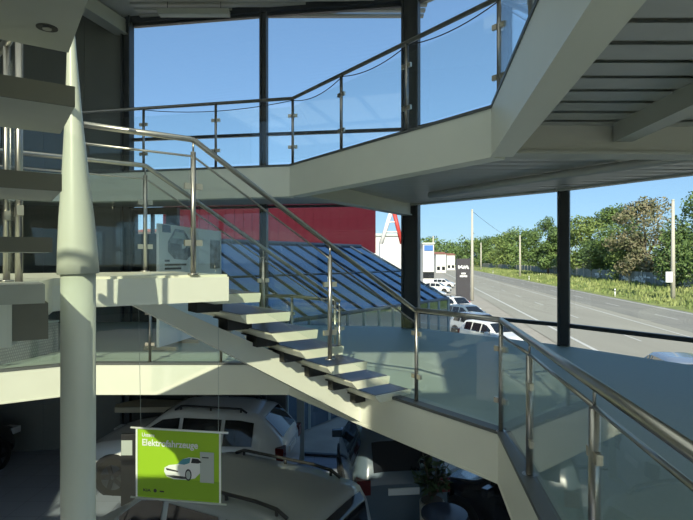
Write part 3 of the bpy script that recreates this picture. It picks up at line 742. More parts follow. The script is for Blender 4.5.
# ------------------------------------------------------------------ cars
def lerp_tab(tab, x):
    if x <= tab[0][0]: return tab[0][1]
    for (a, u), (b_, w_) in zip(tab, tab[1:]):
        if x <= b_: return u+(w_-u)*(x-a)/(b_-a)
    return tab[-1][1]
def car(label, loc, heading, spec, paint_mat, group=None, name='car', cat='car'):
    """local +x is the front; spec holds tables along x"""
    t = thing(name, label, cat, loc, math.atan2(heading[1], heading[0]), group)
    L2 = spec['L']/2; top, sh_, w_, wt = spec['top'], spec['shoulder'], spec['w'], spec['wt']
    low = spec.get('low', 0.24)
    NX = 48
    xs = [-L2+2*L2*i/NX for i in range(NX+1)]
    def section(x):
        zt, zs, ww, wr = lerp_tab(top, x), lerp_tab(sh_, x), lerp_tab(w_, x), lerp_tab(wt, x)
        return [(0, low), (ww*.86, low), (ww*.98, low+.12), (ww, (low+zs)/2+.05), (ww*.965, zs), (wr+(ww*.965-wr)*.12, zt-(zt-zs)*.16), (wr*.94, zt-.025), (wr*.6, zt-.004), (0, zt)]
    rows = []
    for x in xs:
        h = section(x); rows.append([(x, y_, z_) for y_, z_ in h]+[(x, -y_, z_) for y_, z_ in h[-2:0:-1]])
    k = len(rows[0]); vs = [p for r_ in rows for p in r_]; fs = []
    for i in range(NX):
        for j in range(k): fs.append((i*k+j, i*k+(j+1) % k, (i+1)*k+(j+1) % k, (i+1)*k+j))
    g = MB(); g.add(vs, fs, True); g.add([rows[0][j] for j in range(k)], [tuple(range(k))[::-1]]); g.add([rows[-1][j] for j in range(k)], [tuple(range(k))])
    body = g.build('body', paint_mat, t, local=True)
    # side windows
    for x0, x1 in spec['side']:
        for s_ in (1, -1):
            m_ = MB(); vs = []; n_ = 8
            for i in range(n_+1):
                x = x0+(x1-x0)*i/n_; h = section(x); a, b_ = h[4], h[5]
                zt_f = lerp_tab(top, x)
                for f_ in (.06, .5, .93):
                    vs.append((x, s_*(a[0]+(b_[0]-a[0])*f_+.012), a[1]+(b_[1]-a[1])*f_))
            fs = []
            for i in range(n_):
                for j in range(2): fs.append((i*3+j, i*3+j+1, (i+1)*3+j+1, (i+1)*3+j))
            m_.add(vs, fs, True).build('side_window', M['carglass'], t, local=True)
    for key, nm, sg in (('front', 'windscreen', 1), ('rear', 'rear_window', -1)):
        x0, x1 = spec[key]; vs = []; n_ = 8; fs = []
        for i in range(n_+1):
            x = x0+(x1-x0)*i/n_; h = section(x); zt = lerp_tab(top, x)
            for yy in (-.88, -.6, 0, .6, .88):
                wr = h[6][0]; zz = zt-(.02 if abs(yy) > .7 else .004 if abs(yy) > .3 else 0)
                vs.append((x+sg*.012, yy*wr, zz+.012))
        for i in range(n_):
            for j in range(4): fs.append((i*5+j, i*5+j+1, (i+1)*5+j+1, (i+1)*5+j))
        MB().add(vs, fs, True).build(nm, M['carglass'], t, local=True)
    r_ = spec.get('wr', .34); ax = spec['axle']
    for x in ax:
        for s_ in (1, -1):
            ww = lerp_tab(w_, x)
            wm = MB().tube([(x, s_*(ww-.20), r_), (x, s_*(ww+.012), r_)], r_, 28).build('wheel', M['rubber'], t, local=True)
            MB().tube([(x, s_*(ww-.02), r_), (x, s_*(ww+.02), r_)], r_*.68, 20).build('rim', M['rim'], wm, local=True)
            m_ = MB(); 
            for q_ in range(5):
                an = q_*2*math.pi/5
                m_.obox(V((x, s_*(ww+.018), r_))+V((math.cos(an), 0, math.sin(an)))*.04-V((-math.sin(an), 0, math.cos(an)))*.045, V((math.cos(an), 0, math.sin(an)))*r_*.55, V((-math.sin(an), 0, math.cos(an)))*.09, (0, s_*.012, 0))
            m_.build('spoke', M['plastic'], wm, local=True)
            MB().tube([(x, s_*(ww-.05), r_+.02), (x, s_*(ww+.004), r_+.02)], r_*1.2, 28).build('wheel_arch', M['plastic'], t, local=True)
    zf, zr_ = spec['lampf'], spec['lampr']
    wf = lerp_tab(w_, L2*.93); wr_ = lerp_tab(w_, -L2*.96)
    for s_ in (1, -1):
        MB().obox((L2-.22, s_*(wf-.30), zf-.07), (.235, 0, 0), (0, s_*.305, 0), (0, 0, .14)).build('headlight', M['lamp'], t, local=True)
        MB().obox((-L2-.015, s_*(wr_-.22), zr_-.16), (.16, 0, 0), (0, s_*.225, 0), (0, 0, .24)).build('tail_light', M['red'], t, local=True)
        xm = spec['front'][1]+(.15 if False else .0)
        xm = spec['side'][0][1]-.05
        zb_ = lerp_tab(sh_, xm)
        MB().obox((xm-.05, s_*(lerp_tab(w_, xm)-.02), zb_+.02), (.1, 0, 0), (0, s_*.2, 0), (0, 0, .14)).build('mirror', paint_mat, t, local=True)
    MB().box((L2+.005, 0, zf-.28), (.03, 1.0, .16)).build('grille', M['plastic'], t, local=True)
    MB().box((-L2-.01, 0, zr_-.12), (.03, .52, .11)).build('number_plate', M['pwhite'], t, local=True)
    if spec.get('rails'):
        for s_ in (1, -1):
            x0, x1 = spec['rails']; g = MB(); pts = []
            for i in range(13):
                x = x0+(x1-x0)*i/12; h = section(x); pts.append((x, s_*(h[6][0]-.05), h[6][1]+.075-(.06 if i in (0, 12) else 0)))
            g.tube(pts, .022, 8)
            for q_ in (1, 6, 11): g.tube([(pts[q_][0], pts[q_][1], pts[q_][2]-.09), pts[q_]], .02, 8)
            g.build('roof_rail', M['plastic'], t, local=True)
    return t
def scale_spec(sp, kx, kz):
    o = dict(sp); o['L'] = sp['L']*kx
    for k in ('top', 'shoulder'): o[k] = [(x*kx, z_*kz) for x, z_ in sp[k]]
    for k in ('w', 'wt'): o[k] = [(x*kx, z_) for x, z_ in sp[k]]
    o['side'] = [(a*kx, b*kx) for a, b in sp['side']]
    for k in ('front', 'rear', 'axle', 'rails'):
        if k in sp: o[k] = tuple(a*kx for a in sp[k])
    o['lampf'] = sp['lampf']*kz; o['lampr'] = sp['lampr']*kz
    return o
VAN = dict(L=4.2, low=.22, top=[(-2.1, 1.30), (-2.04, 1.62), (-1.9, 1.80), (-1.2, 1.86), (.3, 1.85), (.62, 1.78), (1.30, 1.18), (1.75, 1.08), (2.0, .95), (2.1, .72)],
           shoulder=[(-2.1, 1.0), (-1.9, 1.10), (.9, 1.06), (1.3, 1.02), (2.0, .86), (2.1, .62)],
           w=[(-2.1, .80), (-1.9, .88), (1.3, .89), (1.9, .80), (2.1, .62)], wt=[(-2.1, .68), (-1.9, .70), (.5, .70), (1.2, .78), (1.9, .70), (2.1, .55)],
           side=[(.22, 1.00), (-.72, .12), (-1.70, -.84)], front=(1.27, .66), rear=(-2.09, -1.96), axle=(1.35, -1.3), lampf=.82, lampr=1.0, rails=(-1.65, .2))
SUV = dict(L=4.5, low=.24, top=[(-2.25, .95), (-2.18, 1.15), (-1.75, 1.55), (-1.3, 1.63), (0, 1.66), (.4, 1.60), (1.10, 1.12), (1.8, 1.0), (2.15, .88), (2.25, .68)],
           shoulder=[(-2.25, .85), (-2.0, 1.04), (0, .99), (1.1, .96), (2.1, .80), (2.25, .58)],
           w=[(-2.25, .78), (-2.0, .90), (1.5, .92), (2.0, .84), (2.25, .62)], wt=[(-2.25, .62), (-1.7, .62), (.4, .64), (1.1, .80), (2.0, .74), (2.25, .55)],
           side=[(.02, .78), (-.90, -.06), (-1.60, -.98)], front=(1.08, .43), rear=(-2.17, -1.78), axle=(1.4, -1.38), lampf=.78, lampr=.95, rails=(-1.4, .2), wr=.36)
SML = dict(L=3.9, low=.2, top=[(-1.95, .85), (-1.9, 1.02), (-1.55, 1.42), (-1.0, 1.50), (.1, 1.50), (.35, 1.44), (1.0, 1.02), (1.6, .90), (1.87, .78), (1.95, .6)],
           shoulder=[(-1.95, .8), (-1.7, .95), (.9, .90), (1.6, .76), (1.95, .5)], w=[(-1.95, .74), (-1.7, .84), (1.3, .85), (1.8, .76), (1.95, .55)],
           wt=[(-1.95, .6), (-1.5, .60), (.3, .60), (1.0, .74), (1.8, .68), (1.95, .5)], side=[(.0, .70), (-.75, -.08), (-1.4, -.83)], front=(.98, .38), rear=(-1.9, -1.58), axle=(1.22, -1.2), lampf=.70, lampr=.85, wr=.31)
car('pale grey van with black roof rails in the foreground below the green banner', (-1.72, 6.93, GZ), (-.885, .465), scale_spec(VAN, .93, 1.0), M['vanpaint'], name='van', cat='van')
car('white electric car parked behind the green banner on the dark ground floor', (-3.2, 11.0, GZ), (-.99, .12), scale_spec(SUV, .93, 1.0), M['carwhite'])
car('dark blue-grey car seen from behind next to the ground floor column', (.78, 10.2, GZ), (-.10, .995), scale_spec(SML, .84, 1.12), M['cargrey'])
car('black car at the far left of the ground floor, half hidden by the floor edge', (-8.75, 10.4, GZ), (.2, .98), SML, M['carblack'])

car('black car by the ground floor glazing at lower right, below the railing corner', (3.35, 8.35, GZ), (-.68, .73), SML, M['carblack'])
# ------------------------------------------------------------------ ground-floor objects
ct = thing('counter', 'long cream-topped counter behind the white electric car', 'counter', (-4.5, 12.25, GZ))
MB().prism([(-5.35, 12.0), (-5.15, 11.98), (-3.3, 12.05), (-3.3, 12.5), (-5.0, 12.75), (-5.45, 12.3)], GZ+1.12, GZ+1.24).build('counter_top', M['counter'], ct)
MB().prism([(-5.0, 12.1), (-3.4, 12.15), (-3.4, 12.45), (-4.9, 12.6)], GZ, GZ+1.12).build('counter_body', M['innerwall'], ct)
sd = thing('info_stand', 'dark upright information stand with a grey card, left of the green banner', 'stand', (-3.98, 9.5, GZ))
MB().box((-3.98, 9.5, GZ+.02), (.45, .35, .04)).build('base', M['dark'], sd)
MB().box((-3.98, 9.5, GZ+.75), (.26, .05, 1.44)).build('panel', M['plastic'], sd)
MB().box((-4.0, 9.47, GZ+1.22), (.2, .012, .27)).build('card', M['pgrey'], sd)
pp = thing('potted_plant', 'dark leafy plant in a pale pot beside the ground floor column', 'plant', (1.34, 8.16, GZ))
MB().tube([(1.34, 8.16, GZ), (1.34, 8.16, GZ+.85)], [.16, .2], 20).build('pot', M['pot'], pp)
MB().tube([(1.34, 8.16, GZ+.86), (1.34, 8.16, GZ+.88)], .17, 20).build('soil', M['bark'], pp)
rnd = random.Random(4); g = MB(); st_ = MB()
for i in range(16):
    a = rnd.uniform(0, 6.28); r_ = rnd.uniform(.1, .36); p0 = V((1.34, 8.16, GZ+.86)); p1 = p0+V((math.cos(a)*r_, math.sin(a)*r_, rnd.uniform(.3, .68)))
    st_.tube([p0, p0.lerp(p1, .5)+V((0, 0, .08)), p1], .008, 6)
    for j in range(9):
        c = p0.lerp(p1, rnd.uniform(.4, 1))+V((rnd.uniform(-.08, .08), rnd.uniform(-.08, .08), rnd.uniform(-.04, .08)))
        d1 = V((rnd.gauss(0, 1), rnd.gauss(0, 1), rnd.gauss(0, .6))).normalized(); d2 = d1.cross(V((rnd.gauss(0, 1), rnd.gauss(0, 1), 1))).normalized()
        g.add([c-d1*.08, c+d2*.035, c+d1*.09, c-d2*.035], [(0, 1, 2, 3)])
st_.build('stem', M['bark'], pp); g.build('foliage', M['leafpot'], pp, fixn=False)
tb = thing('round_table', 'round dark high table in front of the potted plant', 'table', (1.40, 7.45, GZ))
MB().tube([(1.40, 7.45, GZ+.98), (1.40, 7.45, GZ+1.02)], .33, 32).build('table_top', M['tabletop'], tb)
MB().tube([(1.40, 7.45, GZ), (1.40, 7.45, GZ+.98)], .035, 12).build('leg', M['steel'], tb)
MB().tube([(1.40, 7.45, GZ), (1.40, 7.45, GZ+.03)], .24, 24).build('foot', M['steel'], tb)

# roof lamps above the windows
for (x0, x1, yy, zz, lab) in ((-4.4, -2.75, 12.2, 7.28, 'long grey ceiling strip light above the left sky window'), (-1.0, .62, 11.55, 7.36, 'long grey ceiling strip light above the middle sky window')):
    t = thing('ceiling_light', lab, 'lamp', ((x0+x1)/2, yy, zz))
    MB().box(((x0+x1)/2, yy, zz+.06), (x1-x0, .22, .12)).build('housing', M['greysteel'], t)
    MB().box(((x0+x1)/2, yy, zz-.005), (x1-x0-.06, .16, .012)).build('diffuser', M['pgrey'], t)
    for x in (x0+.2, x1-.2): MB().tube([(x, yy, zz+.12), (x, yy, TOP)], .008, 6).build('hanger', M['dark'], t)

# ------------------------------------------------------------------ outdoors
OG = -3.12
def uv_pt(u, Y, z=OG):     # distance u from the road axis reference, along-road station Y
    rr = V((.14, .99, 0)); nn = V((.99, -.14, 0))
    return nn*u+rr*Y+V((0, 0, z))
def strip(u0, u1, y0, y1, z, name, mat, dz=0.0):
    a, b_, c, d = uv_pt(u0, y0, z), uv_pt(u1, y0, z+dz), uv_pt(u1, y1, z+dz), uv_pt(u0, y1, z)
    m_ = MB(); n_ = 24; vs = []; fs = []
    for i in range(n_+1):
        t = i/n_; vs += [a.lerp(d, t), b_.lerp(c, t)]
        if i: fs.append((2*i-2, 2*i-1, 2*i+1, 2*i))
    return m_.add(vs, fs).build(name, mat)
structure(MB().box((0, 300, OG-.32), (1600, 1400, .5)).build('ground', M['ground']), 'distant ground around the showroom', 'ground')
structure(strip(-60, 8.2, -40, 220, OG-.05, 'ground', M['gravel']), 'beige gravel and paved forecourt between showroom and road', 'ground')
structure(strip(7.6, 17.4, -60, 600, OG-.02, 'road', M['asphalt']), 'pale near lanes of the road', 'road')
structure(strip(17.4, 23.9, -60, 600, OG-.015, 'road', M['asphaltd']), 'darker far lanes of the road', 'road')
mk = MB()
def mark(u, w_, y0, y1):
    a = uv_pt(u-w_/2, y0, OG-.004); mk.add([a, uv_pt(u+w_/2, y0, OG-.004), uv_pt(u+w_/2, y1, OG-.004), uv_pt(u-w_/2, y1, OG-.004)], [(0, 1, 2, 3)])
for y0 in range(-40, 500, 20): mark(9.0, .22, y0, y0+20); mark(23.2, .22, y0, y0+20)
for y0 in range(-40, 400, 12): mark(12.6, .13, y0, y0+4); mark(20.0, .13, y0, y0+4)
for y0 in range(-40, 500, 20): mark(16.2, .15, y0, y0+20)
structure(mk.build('road_marking', M['line'], fixn=False), 'white painted lane lines on the road', 'road marking')
structure(strip(23.9, 30.0, -60, 500, OG-.01, 'ground', M['grass'], .55), 'sunny grass verge beyond the road', 'grass')
structure(strip(30.0, 60, -60, 500, OG+.54, 'ground', M['grass'], .9), 'grass bank up to the fence', 'grass')
# grass tufts (stuff)
rnd = random.Random(9); g = MB()
for i in range(11000):
    Y = 30+(rnd.random()**1.6)*220; u = rnd.uniform(24.6, 35.5)
    zz = OG+(u-23.9)/6.1*.55 if u < 30 else OG+.54+(u-30)/30*.9
    c = uv_pt(u, Y, zz-.03); h = rnd.uniform(.15, .5)*(1+.5*(u > 30)); a = rnd.uniform(0, 3.14); d1 = V((math.cos(a), math.sin(a), 0))*rnd.uniform(.05, .16)
    tip = V((rnd.uniform(-.15, .15), rnd.uniform(-.15, .15), h))
    g.add([c-d1, c+d1, c+d1*.4+tip, c-d1*.5+tip*.9], [(0, 1, 2, 3)])
o = g.build('grass_tufts', M['tuft'], fixn=False); tag(o, 'tall sunlit grass and weeds on the verge beyond the road', 'grass', kind='stuff')

# fence
fn = thing('fence', 'long grey board fence with pale graffiti in front of the trees', 'fence', tuple(uv_pt(35.5, 120, OG+.6)))
g = MB(); ps = MB()
for i in range(60):
    y0 = 20+i*5; a, b_ = uv_pt(35.5, y0, OG+.55), uv_pt(35.5, y0+4.9, OG+.55)
    g.obox(a, b_-a, V((.05, 0, 0)), (0, 0, 2.2))
    ps.obox(a-V((.05, 0, .1)), V((.12, 0, 0)), V((0, .12, 0)), (0, 0, 2.5))
g.build('board_panel', M['fence'], fn); ps.build('fence_posts', M['concrete'], fn)
rnd = random.Random(3); g = MB()
for i in range(44):
    Y = rnd.choice([rnd.uniform(74, 92), rnd.uniform(88, 112)]); w_ = rnd.uniform(.4, 1.6); zz = OG+.9+rnd.uniform(.1, .9); h = rnd.uniform(.12, .7)
    a = uv_pt(35.44, Y, zz); b_ = uv_pt(35.44, Y+w_, zz)
    k_ = V((0, 0, h)); t_ = V((0, 0, .16))
    g.add([a, a+(b_-a)*.18, a+(b_-a)*.45+k_, a+(b_-a)*.27+k_], [(0, 1, 2, 3)]); g.add([a+(b_-a)*.45, a+(b_-a)*.63, b_+k_, b_-(b_-a)*.18+k_], [(0, 1, 2, 3)])
    g.add([a+t_*.5, b_+t_*.5, b_+t_*1.6, a+t_*1.6], [(0, 1, 2, 3)])
g.build('graffiti', M['graffiti'], fn, fixn=False)

# trees
def tree(label, base, h, rad, leaf, seed, nblob=16, leaves=2600, ls=0.42, trunk=True, low=0.15):
    rnd = random.Random(seed); base = V(base)
    t = thing('tree', label, 'tree', tuple(base), 0, 'trees beyond the road')
    g = MB(); bl = []
    for i in range(nblob):
        f = rnd.uniform(low, .92); rr = rad*(0.45+0.75*math.sin(math.pi*min(1, max(.12, f))))
        a = rnd.uniform(0, 6.28); d_ = rr*math.sqrt(rnd.random())*.75
        bl.append((base+V((math.cos(a)*d_, math.sin(a)*d_, h*f)), rad*rnd.uniform(.28, .5)))
    bl.append((base+V((0, 0, h*.88)), h*.11))
    for i in range(leaves):
        c, r_ = rnd.choice(bl); d_ = V((rnd.gauss(0, 1), rnd.gauss(0, 1), rnd.gauss(0, 1))).normalized()
        p = c+V((d_.x, d_.y, d_.z*.8))*r_*(rnd.random()**.35)
        n1 = (d_+V((rnd.gauss(0, .6), rnd.gauss(0, .6), rnd.gauss(0, .6)+.3))).normalized()
        a1 = n1.cross(V((rnd.gauss(0, 1), rnd.gauss(0, 1), rnd.gauss(0, 1)))).normalized(); a2 = n1.cross(a1)
        s_ = ls*rnd.uniform(.5, 1.25)
        g.add([p-a1*s_*.6, p-a2*s_*.32+a1*.1*s_, p+a1*s_*.7, p+a2*s_*.36], [(0, 1, 2, 3)])
    g.build('foliage', leaf, t, fixn=False)
    k_ = MB(); k_.tube([base-V((0, 0, .2)), base+V((.1, 0, h*.3)), base+V((0, .1, h*.6))], [h*.022, h*.016, h*.006], 8)
    for i in range(7):
        c, r_ = bl[i]; k_.tube([base+V((.05, .05, h*.28)), base.lerp(c, .6)+V((0, 0, h*.1)), c], [h*.010, h*.006, h*.003], 6)
    k_.build('trunk', M['bark'], t)
def tpx(x, u, zadd=.5):
    k_ = (x-346.5)/520; Y = u/(k_*.99-.14); return V((k_*Y, Y, OG+zadd))
TR = [
 ('tall tree at the right edge behind the concrete pole', 700, 37, 200-14, 6.0, 'leaf1'),
 ('broad half-bare brownish tree above the fence left of the concrete pole', 645, 38, 193, 5.4, 'leaf3'),
 ('high green tree left of the brownish tree', 618, 39, 204, 5.0, 'leaf1'),
 ('mid-green tree just right of the slim dark column', 588, 38, 214, 5.5, 'leaf2'),
 ('dark bushy tree seen left of the slim dark column', 548, 34, 214, 5.0, 'leaf1'),
 ('tree behind the slim dark column', 567, 40, 218, 6.0, 'leaf2'),
 ('rounded tree left of the slim column, behind the short pole', 526, 40, 229, 8.5, 'leaf1'),
 ('tree between the two distant poles', 507, 40, 232, 9.5, 'leaf2'),
 ('distant tree right of the dark sign pylon', 492, 41, 236, 11, 'leaf1'),
 ('distant tree right behind the tall lamp pole', 480, 42, 240, 12, 'leaf2'),
 ('low leafy bush by the fence at the right edge', 686, 36.6, 232, 3.6, 'leaf1'),
 ('low bush by the fence under the brownish tree', 632, 37.5, 236, 4.4, 'leaf2'),
 ('low bush by the fence right of the slim column', 603, 37.5, 240, 4.6, 'leaf1'),
]
for i, (lab, x, u, yt, rad, lf) in enumerate(TR):
    b_ = tpx(x, u); h = EYE+(260-yt)/520*b_.y-b_.z
    tree(lab, b_, h, rad, M[lf], 20+i, nblob=26, leaves=6500, ls=.24+.0022*b_.y, low=.08)
for i, (x, Y, yt, rad, lab) in enumerate(((466, 330, 240, 16, 'far tree behind the top of the dark sign pylon'), (452, 360, 243, 16, 'far tree above the distant houses, right of the column'), (438, 380, 241, 18, 'far tree beyond the houses nearest the wide column'), (426, 300, 240, 12, 'far tree just right of the wide dark column'))):
    b_ = V(((x-346.5)/520*Y, Y, OG)); tree(lab, b_, EYE+(260-yt)/520*Y-OG, rad, M['leaf1'], 60+i, leaves=1500, ls=1.5)

# poles
def pole(label, base, h, r_, name='utility_pole', arm=False):
    base = V(base); t = thing(name, label, 'pole', tuple(base))
    MB().tube([base, base+V((0, 0, h))], [r_, r_*.6], 12).build('shaft', M['concrete'], t)
    MB().tube([base+V((0, 0, h)), base+V((0, 0, h+.12))], r_*.7, 10).build('cap', M['pgrey'], t)
    return t
pA = V((14.5, 60, OG)); pole('tall pale concrete pole beside the dark sign pylon', pA, 10.4, .19)
pB = tpx(673, 27.5, .2); tB = pole('pale concrete pole with a white box sign at the right', pB, 11.0, .24)
sb = MB().box((pB.x-.66, pB.y-.35, pB.z+2.6), (.70, .12, 1.15)); sbo = sb.build('sign_box', M['pwhite'], tB)
MB().box((pB.x-.66, pB.y-.42, pB.z+2.55), (.32, .02, .6)).build('sign_print', M['pgrey'], sbo)
pC = tpx(520, 26.5, .2); pole('slim pale pole in front of the trees left of the slim column', pC, 11.0, .28)
pD = tpx(481, 26.5, .2); pole('distant pale pole near the end of the fence', pD, 12.0, .36)
pE = V((25, 150, OG)); pole('far pale pole above the forecourt right of the wide column', pE, 11.5, .3)
tag(MB().tube([(pA.x, pA.y, OG+10.3)]+[V((pA.x, pA.y, OG+10.3)).lerp(V((pC.x, pC.y, OG+9.6)), t/8)-V((0, 0, .6*4*(t/8)*(1-t/8))) for t in range(1, 9)], .022, 5).build('overhead_wire', M['plastic']), 'thin overhead wire between the two poles left of the slim column', 'wire')
for x, Y, lab in ((615, 0, 'small white marker post at the road edge right of the slim column'), (529, 0, 'small white marker post at the road edge left of the slim column'), (493, 0, 'distant white marker post at the road edge near the lamp pole')):
    b_ = tpx(x, 24.4, .03); t = thing('marker_post', lab, 'post', tuple(b_))
    MB().tube([b_, b_+V((0, 0, 1.0))], .08, 8).build('shaft', M['pwhite'], t); MB().tube([b_+V((0, 0, .65)), b_+V((0, 0, .82))], .085, 8).build('band', M['pblack'], t)

# sign pylon
py = thing('sign_pylon', 'tall dark roadside sign pylon with white letters and red base', 'sign', (11.2, 50, OG))
MB().box((11.2, 50, OG+2.55), (1.3, .4, 4.5)).build('panel', M['pylon'], py)
MB().box((11.2, 50, OG+.2), (1.5, .6, .4)).build('base', M['pylonred'], py)
MB().box((11.2, 49.79, OG+.62), (1.3, .03, .25)).build('red_band', M['pylonred'], py)
g = MB()       # angular joined letters
def stroke(x0, z0, x1, z1, w_=.055):
    a, b_ = V((11.2+x0, 49.78, OG+z0-.15)), V((11.2+x1, 49.78, OG+z1-.15)); d = (b_-a).normalized(); nn = V((-d.z, 0, d.x))*w_
    g.add([a-nn, b_-nn, b_+nn, a+nn], [(0, 1, 2, 3)])
for s_ in ((-.45, 3.95, -.45, 4.3), (-.45, 3.98, -.12, 4.28), (-.20, 4.12, -.02, 3.98), (-.02, 3.97, .10, 4.3), (.10, 4.3, .16, 3.96), (.16, 3.96, .32, 4.3), (.32, 4.3, .47, 3.95)): stroke(*s_)
g.build('logo', M['pwhite'], py, fixn=False)
for txt, zz, ww in (('AUTO', 3.28, .42), ('ZENTRUM', 3.02, .72)):
    g = MB(); x0 = -ww/2
    for i in range(len(txt)):
        cw = ww/len(txt); cxx = 11.2+x0+cw*(i+.15)
        g.obox((cxx, 49.77, OG+zz), (cw*.7, 0, 0), (0, .02, 0), (0, 0, .17))
    g.build('text_line', M['pwhite'], py)

# parked cars outside
car('white parked car just below the sign pylon', (9.0, 43.0, OG), (.45, -.89), SUV, M['carwhite'], 'cars parked by the road')
car('dark blue parked car in the row in front of the sign pylon', (8.5, 36.5, OG), (.45, -.89), SML, M['cargrey'], 'cars parked by the road')
car('silver parked car in the row between the dark one and the floor edge', (7.9, 31.0, OG), (.45, -.89), SML, M['carsilver'], 'cars parked by the road')
car('white parked car nearest the window right of the railing corner', (7.6, 27.0, OG), (.40, -.92), SML, M['carwhite'], 'cars parked by the road')
car('silver car whose roof shows above the floor edge at the right', (11.2, 17.8, OG), (.2, .98), SML, M['carsilver'])
for i, (x, Y, lab) in enumerate(((429, 62, 'white car on the far forecourt right of the wide column'), (437, 74, 'second white car on the far forecourt, farther from the column'), (443, 88, 'farthest white car on the forecourt'))):
    car(lab, ((x-346.5)/520*Y, Y, OG), (.9, -.4), SML, M['carwhite'], 'cars on the far forecourt')

# neighbouring sloped blue glazing
ng = thing('glass_annexe', 'low annexe with sloping blue glass roof beside the showroom', 'building', (0, 16, OG))
k_ = 1.12
ev = V((-.11*k_, 14*k_, 0)); ed = V((.58, .81, 0)); fd = V((.81, -.58, 0)); run = 4.0*k_; ze = EYE-(54/520)*14*k_; zr_ = EYE+(18/520)*16.3*k_
def an(s_, r_, lift=0.0):  # s along eave, r from eave (0) to ridge (1)
    p = ev+ed*s_-fd*(run*r_); return V((p.x, p.y, ze+(zr_-ze)*r_+lift))
S0, S1 = -3.4, 7.6
cells = 12
for i in range(cells):
    s0 = S0+(S1-S0)*i/cells; s1 = S0+(S1-S0)*(i+1)/cells
    MB().add([an(s0, 0), an(s1, 0), an(s1, 1), an(s0, 1)], [(0, 1, 2, 3)]).build('roof_pane', M['blueglass'], ng, fixn=False)
g = MB()
for i in range(cells+1):
    s0 = S0+(S1-S0)*i/cells; g.tube([an(s0, 0, .03), an(s0, 1, .03)], .028, 6)
g.tube([an(S0, .5, .02), an(S1, .5, .02)], .022, 6)
g.tube([an(S0, 0, .02), an(S1, 0, .02)], .06, 6); g.tube([an(S0, 1, .02), an(S1, 1, .02)], .08, 6)
g.build('glazing_bars', M['bars'], ng)
g = MB(); gl = MB()
for i in range(cells+1):
    p = an(S0+(S1-S0)*i/cells, 0); g.obox((p.x-.04, p.y-.04, OG), (.08, 0, 0), (0, .08, 0), (0, 0, p.z-OG))
a, b_ = an(S0, 0), an(S1, 0); gl.obox((a.x, a.y, OG), (b_.x-a.x, b_.y-a.y, 0), -fd*.02, (0, 0, ze-OG-.05))
g.build('front_posts', M['pgrey'], ng); gl.build('front_glazing', M['blueglass'], ng)
a, b_ = an(S0, 1), an(S1, 1); g = MB(); g.obox((a.x, a.y, OG), (b_.x-a.x, b_.y-a.y, 0), -fd*.3, (0, 0, zr_-OG-.1)); g.build('rear_wall', M['innerwall'], ng)
a, b_ = an(S1, 0), an(S1, 1); MB().add([(a.x, a.y, OG), (b_.x, b_.y, OG), (b_.x, b_.y, b_.z-.05), (a.x, a.y, a.z-.05)], [(0, 1, 2, 3)]).build('gable_glazing', M['blueglass'], ng)

# maroon building, mast, distant buildings
mbld = thing('store_building', 'building with wide maroon fascia behind the blue glass roof', 'building', (-3, 36, OG))
MB().box((-5.3, 36, 3.75), (14.6, .6, 3.5)).build('maroon_fascia', M['maroon'], mbld)
MB().box((-5.3, 37.5, .0), (14.4, 2.4, 6.2)).build('wall', M['bwall'], mbld)
g = MB()
for i in range(24): g.box((-5.3-7.2+i*.6, 35.66, 3.75), (.04, .06, 3.4))
g.build('fascia_ribs', M['maroon'], mbld)
MB().box((-5.3, 35.7, 1.94), (14.6, .1, .12)).build('white_trim', M['pwhite'], mbld)
ms = thing('lattice_mast', 'red and white A-shaped mast frame left of the wide dark column', 'mast', (3.4, 40, OG))
def leg_of(p, q, col): MB().tube([p, q], .16, 8).build('mast_leg', M[col], ms)
leg_of(px(381, 244, 40), px(391, 212, 40), 'mastwhite'); leg_of(px(402, 244, 40), px(393, 208, 40), 'mastred')
for y_ in (222, 232): MB().tube([px(388 if y_ == 222 else 384.5, y_, 40), px(397 if y_ == 222 else 399.5, y_, 40)], .07, 6).build('cross_bar', M['mastwhite'], ms)
p0_, p1_ = px(381, 244, 40), px(402, 244, 40)
for p_ in (p0_, p1_): MB().tube([(p_.x, p_.y, OG), p_], .16, 8).build('mast_foot', M['mastwhite'], ms)
def house(label, x0, x1, y, yt, roof, d=8, yroof=None, sign=False):
    a, c = (x0-346.5)/520*y, (x1-346.5)/520*y; zt = EYE+(260-yt)/520*y
    t = thing('house', label, 'building', ((a+c)/2, y+d/2, OG))
    MB().box(((a+c)/2, y+d/2, (zt+OG)/2), (c-a, d, zt-OG)).build('walls', M['bwall'], t)
    if roof:
        g = MB(); e_ = .4; hh = (c-a)*.22 if (c-a) < 14 else 3
        g.add([(a-e_, y-e_, zt), (c+e_, y-e_, zt), (c+e_, y+d+e_, zt), (a-e_, y+d+e_, zt), (a, y+d/2, zt+hh), (c, y+d/2, zt+hh)], [(0, 1, 5, 4), (2, 3, 4, 5), (1, 2, 5), (3, 0, 4), (0, 3, 2, 1)]).build('roof', M['broof'], t)
    else: MB().box(((a+c)/2, y+d/2, zt+.15), (c-a+.4, d+.4, .3)).build('roof', M['pgrey'], t)
    n_ = max(2, int((c-a)/3))
    for i in range(n_): MB().box((a+(c-a)*(i+.5)/n_, y-.02, OG+1.6), (1.1, .08, 1.3)).build('window', M['carglass'], t)
    if sign: MB().box(((a+c)/2, y-.1, zt-.8), ((c-a)*.8, .12, 1.1)).build('blue_sign', M['bblue'], t)
house('white flat-roofed building with blue sign right of the wide dark column', 423, 434, 105, 244, False, sign=True)
house('distant pale house with red roof left of the sign pylon', 436, 446, 190, 254, True)
house('more distant pale house beside the tree line left of the pylon', 447, 455, 240, 255, True)
house('pale building behind the red and white mast', 374, 400, 60, 236, False)
house('house with red gable roof seen through the small square window', 128, 156, 40, 232, True)

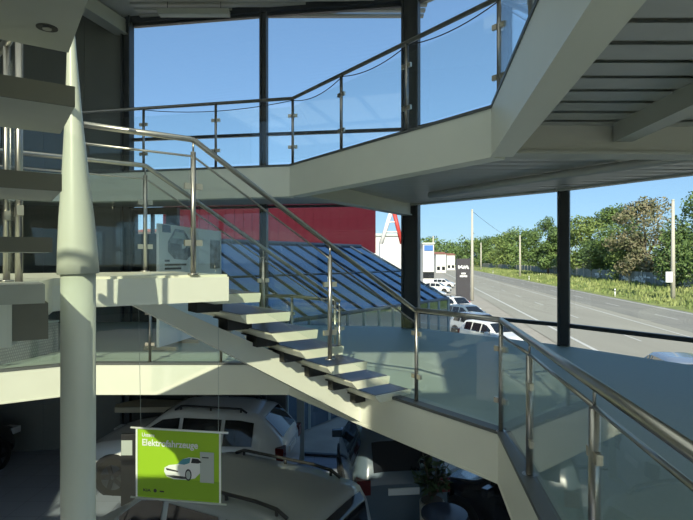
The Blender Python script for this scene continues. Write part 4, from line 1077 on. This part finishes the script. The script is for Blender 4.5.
# ------------------------------------------------------------------ light
el = R(30.0); az = (0.13, 0.9915)
sd_ = V((az[0]*math.cos(el), az[1]*math.cos(el), -math.sin(el)))
sl = bpy.data.lights.new('sun', 'SUN'); sl.energy = 6.5; sl.angle = R(0.53); sl.color = (1.0, 0.94, 0.79)
so = bpy.data.objects.new('sun', sl); COL.objects.link(so); so.rotation_euler = sd_.to_track_quat('-Z', 'Y').to_euler(); so.location = (-8, -30, 25)
wd = bpy.data.worlds.new('sky'); S.world = wd; wd.use_nodes = True; nt = wd.node_tree
sky = nt.nodes.new('ShaderNodeTexSky'); sky.sky_type = 'NISHITA'; sky.sun_disc = False; sky.sun_elevation = el; sky.sun_rotation = R(187.5)
sky.air_density = 1.0; sky.dust_density = 0.3; sky.ozone_density = 2.5; sky.altitude = 100
bg = nt.nodes['Background']; k1 = nt.nodes.new('ShaderNodeMix'); k1.data_type = 'RGBA'; k1.blend_type = 'MULTIPLY'; k1.inputs[0].default_value = 1; k1.inputs[7].default_value = (.185, .185, .185, 1)
gm = nt.nodes.new('ShaderNodeGamma'); gm.inputs[1].default_value = 0.55
k2 = nt.nodes.new('ShaderNodeMix'); k2.data_type = 'RGBA'; k2.blend_type = 'MULTIPLY'; k2.inputs[0].default_value = 1; k2.inputs[7].default_value = (.50, .72, 1.0, 1)
nt.links.new(sky.outputs[0], k1.inputs[6]); nt.links.new(k1.outputs[2], gm.inputs[0]); nt.links.new(gm.outputs[0], k2.inputs[6]); nt.links.new(k2.outputs[2], bg.inputs[0])
bg.inputs[1].default_value = 0.76

# ------------------------------------------------------------------ camera and view
cd = bpy.data.cameras.new('camera'); cd.sensor_width = 36; cd.lens = 520/693*36; cd.clip_end = 3000; cd.clip_start = 0.05
co = bpy.data.objects.new('camera', cd); COL.objects.link(co); co.location = (0, 0, EYE); co.rotation_euler = (R(90), 0, 0)
S.camera = co
S.view_settings.view_transform = 'Standard'; S.view_settings.look = 'None'; S.view_settings.gamma = 1; S.view_settings.use_curve_mapping = False
S.view_settings.exposure = 0.3
S.cycles.max_bounces = 12; S.cycles.diffuse_bounces = 5; S.cycles.transparent_max_bounces = 40; S.cycles.use_denoising = True
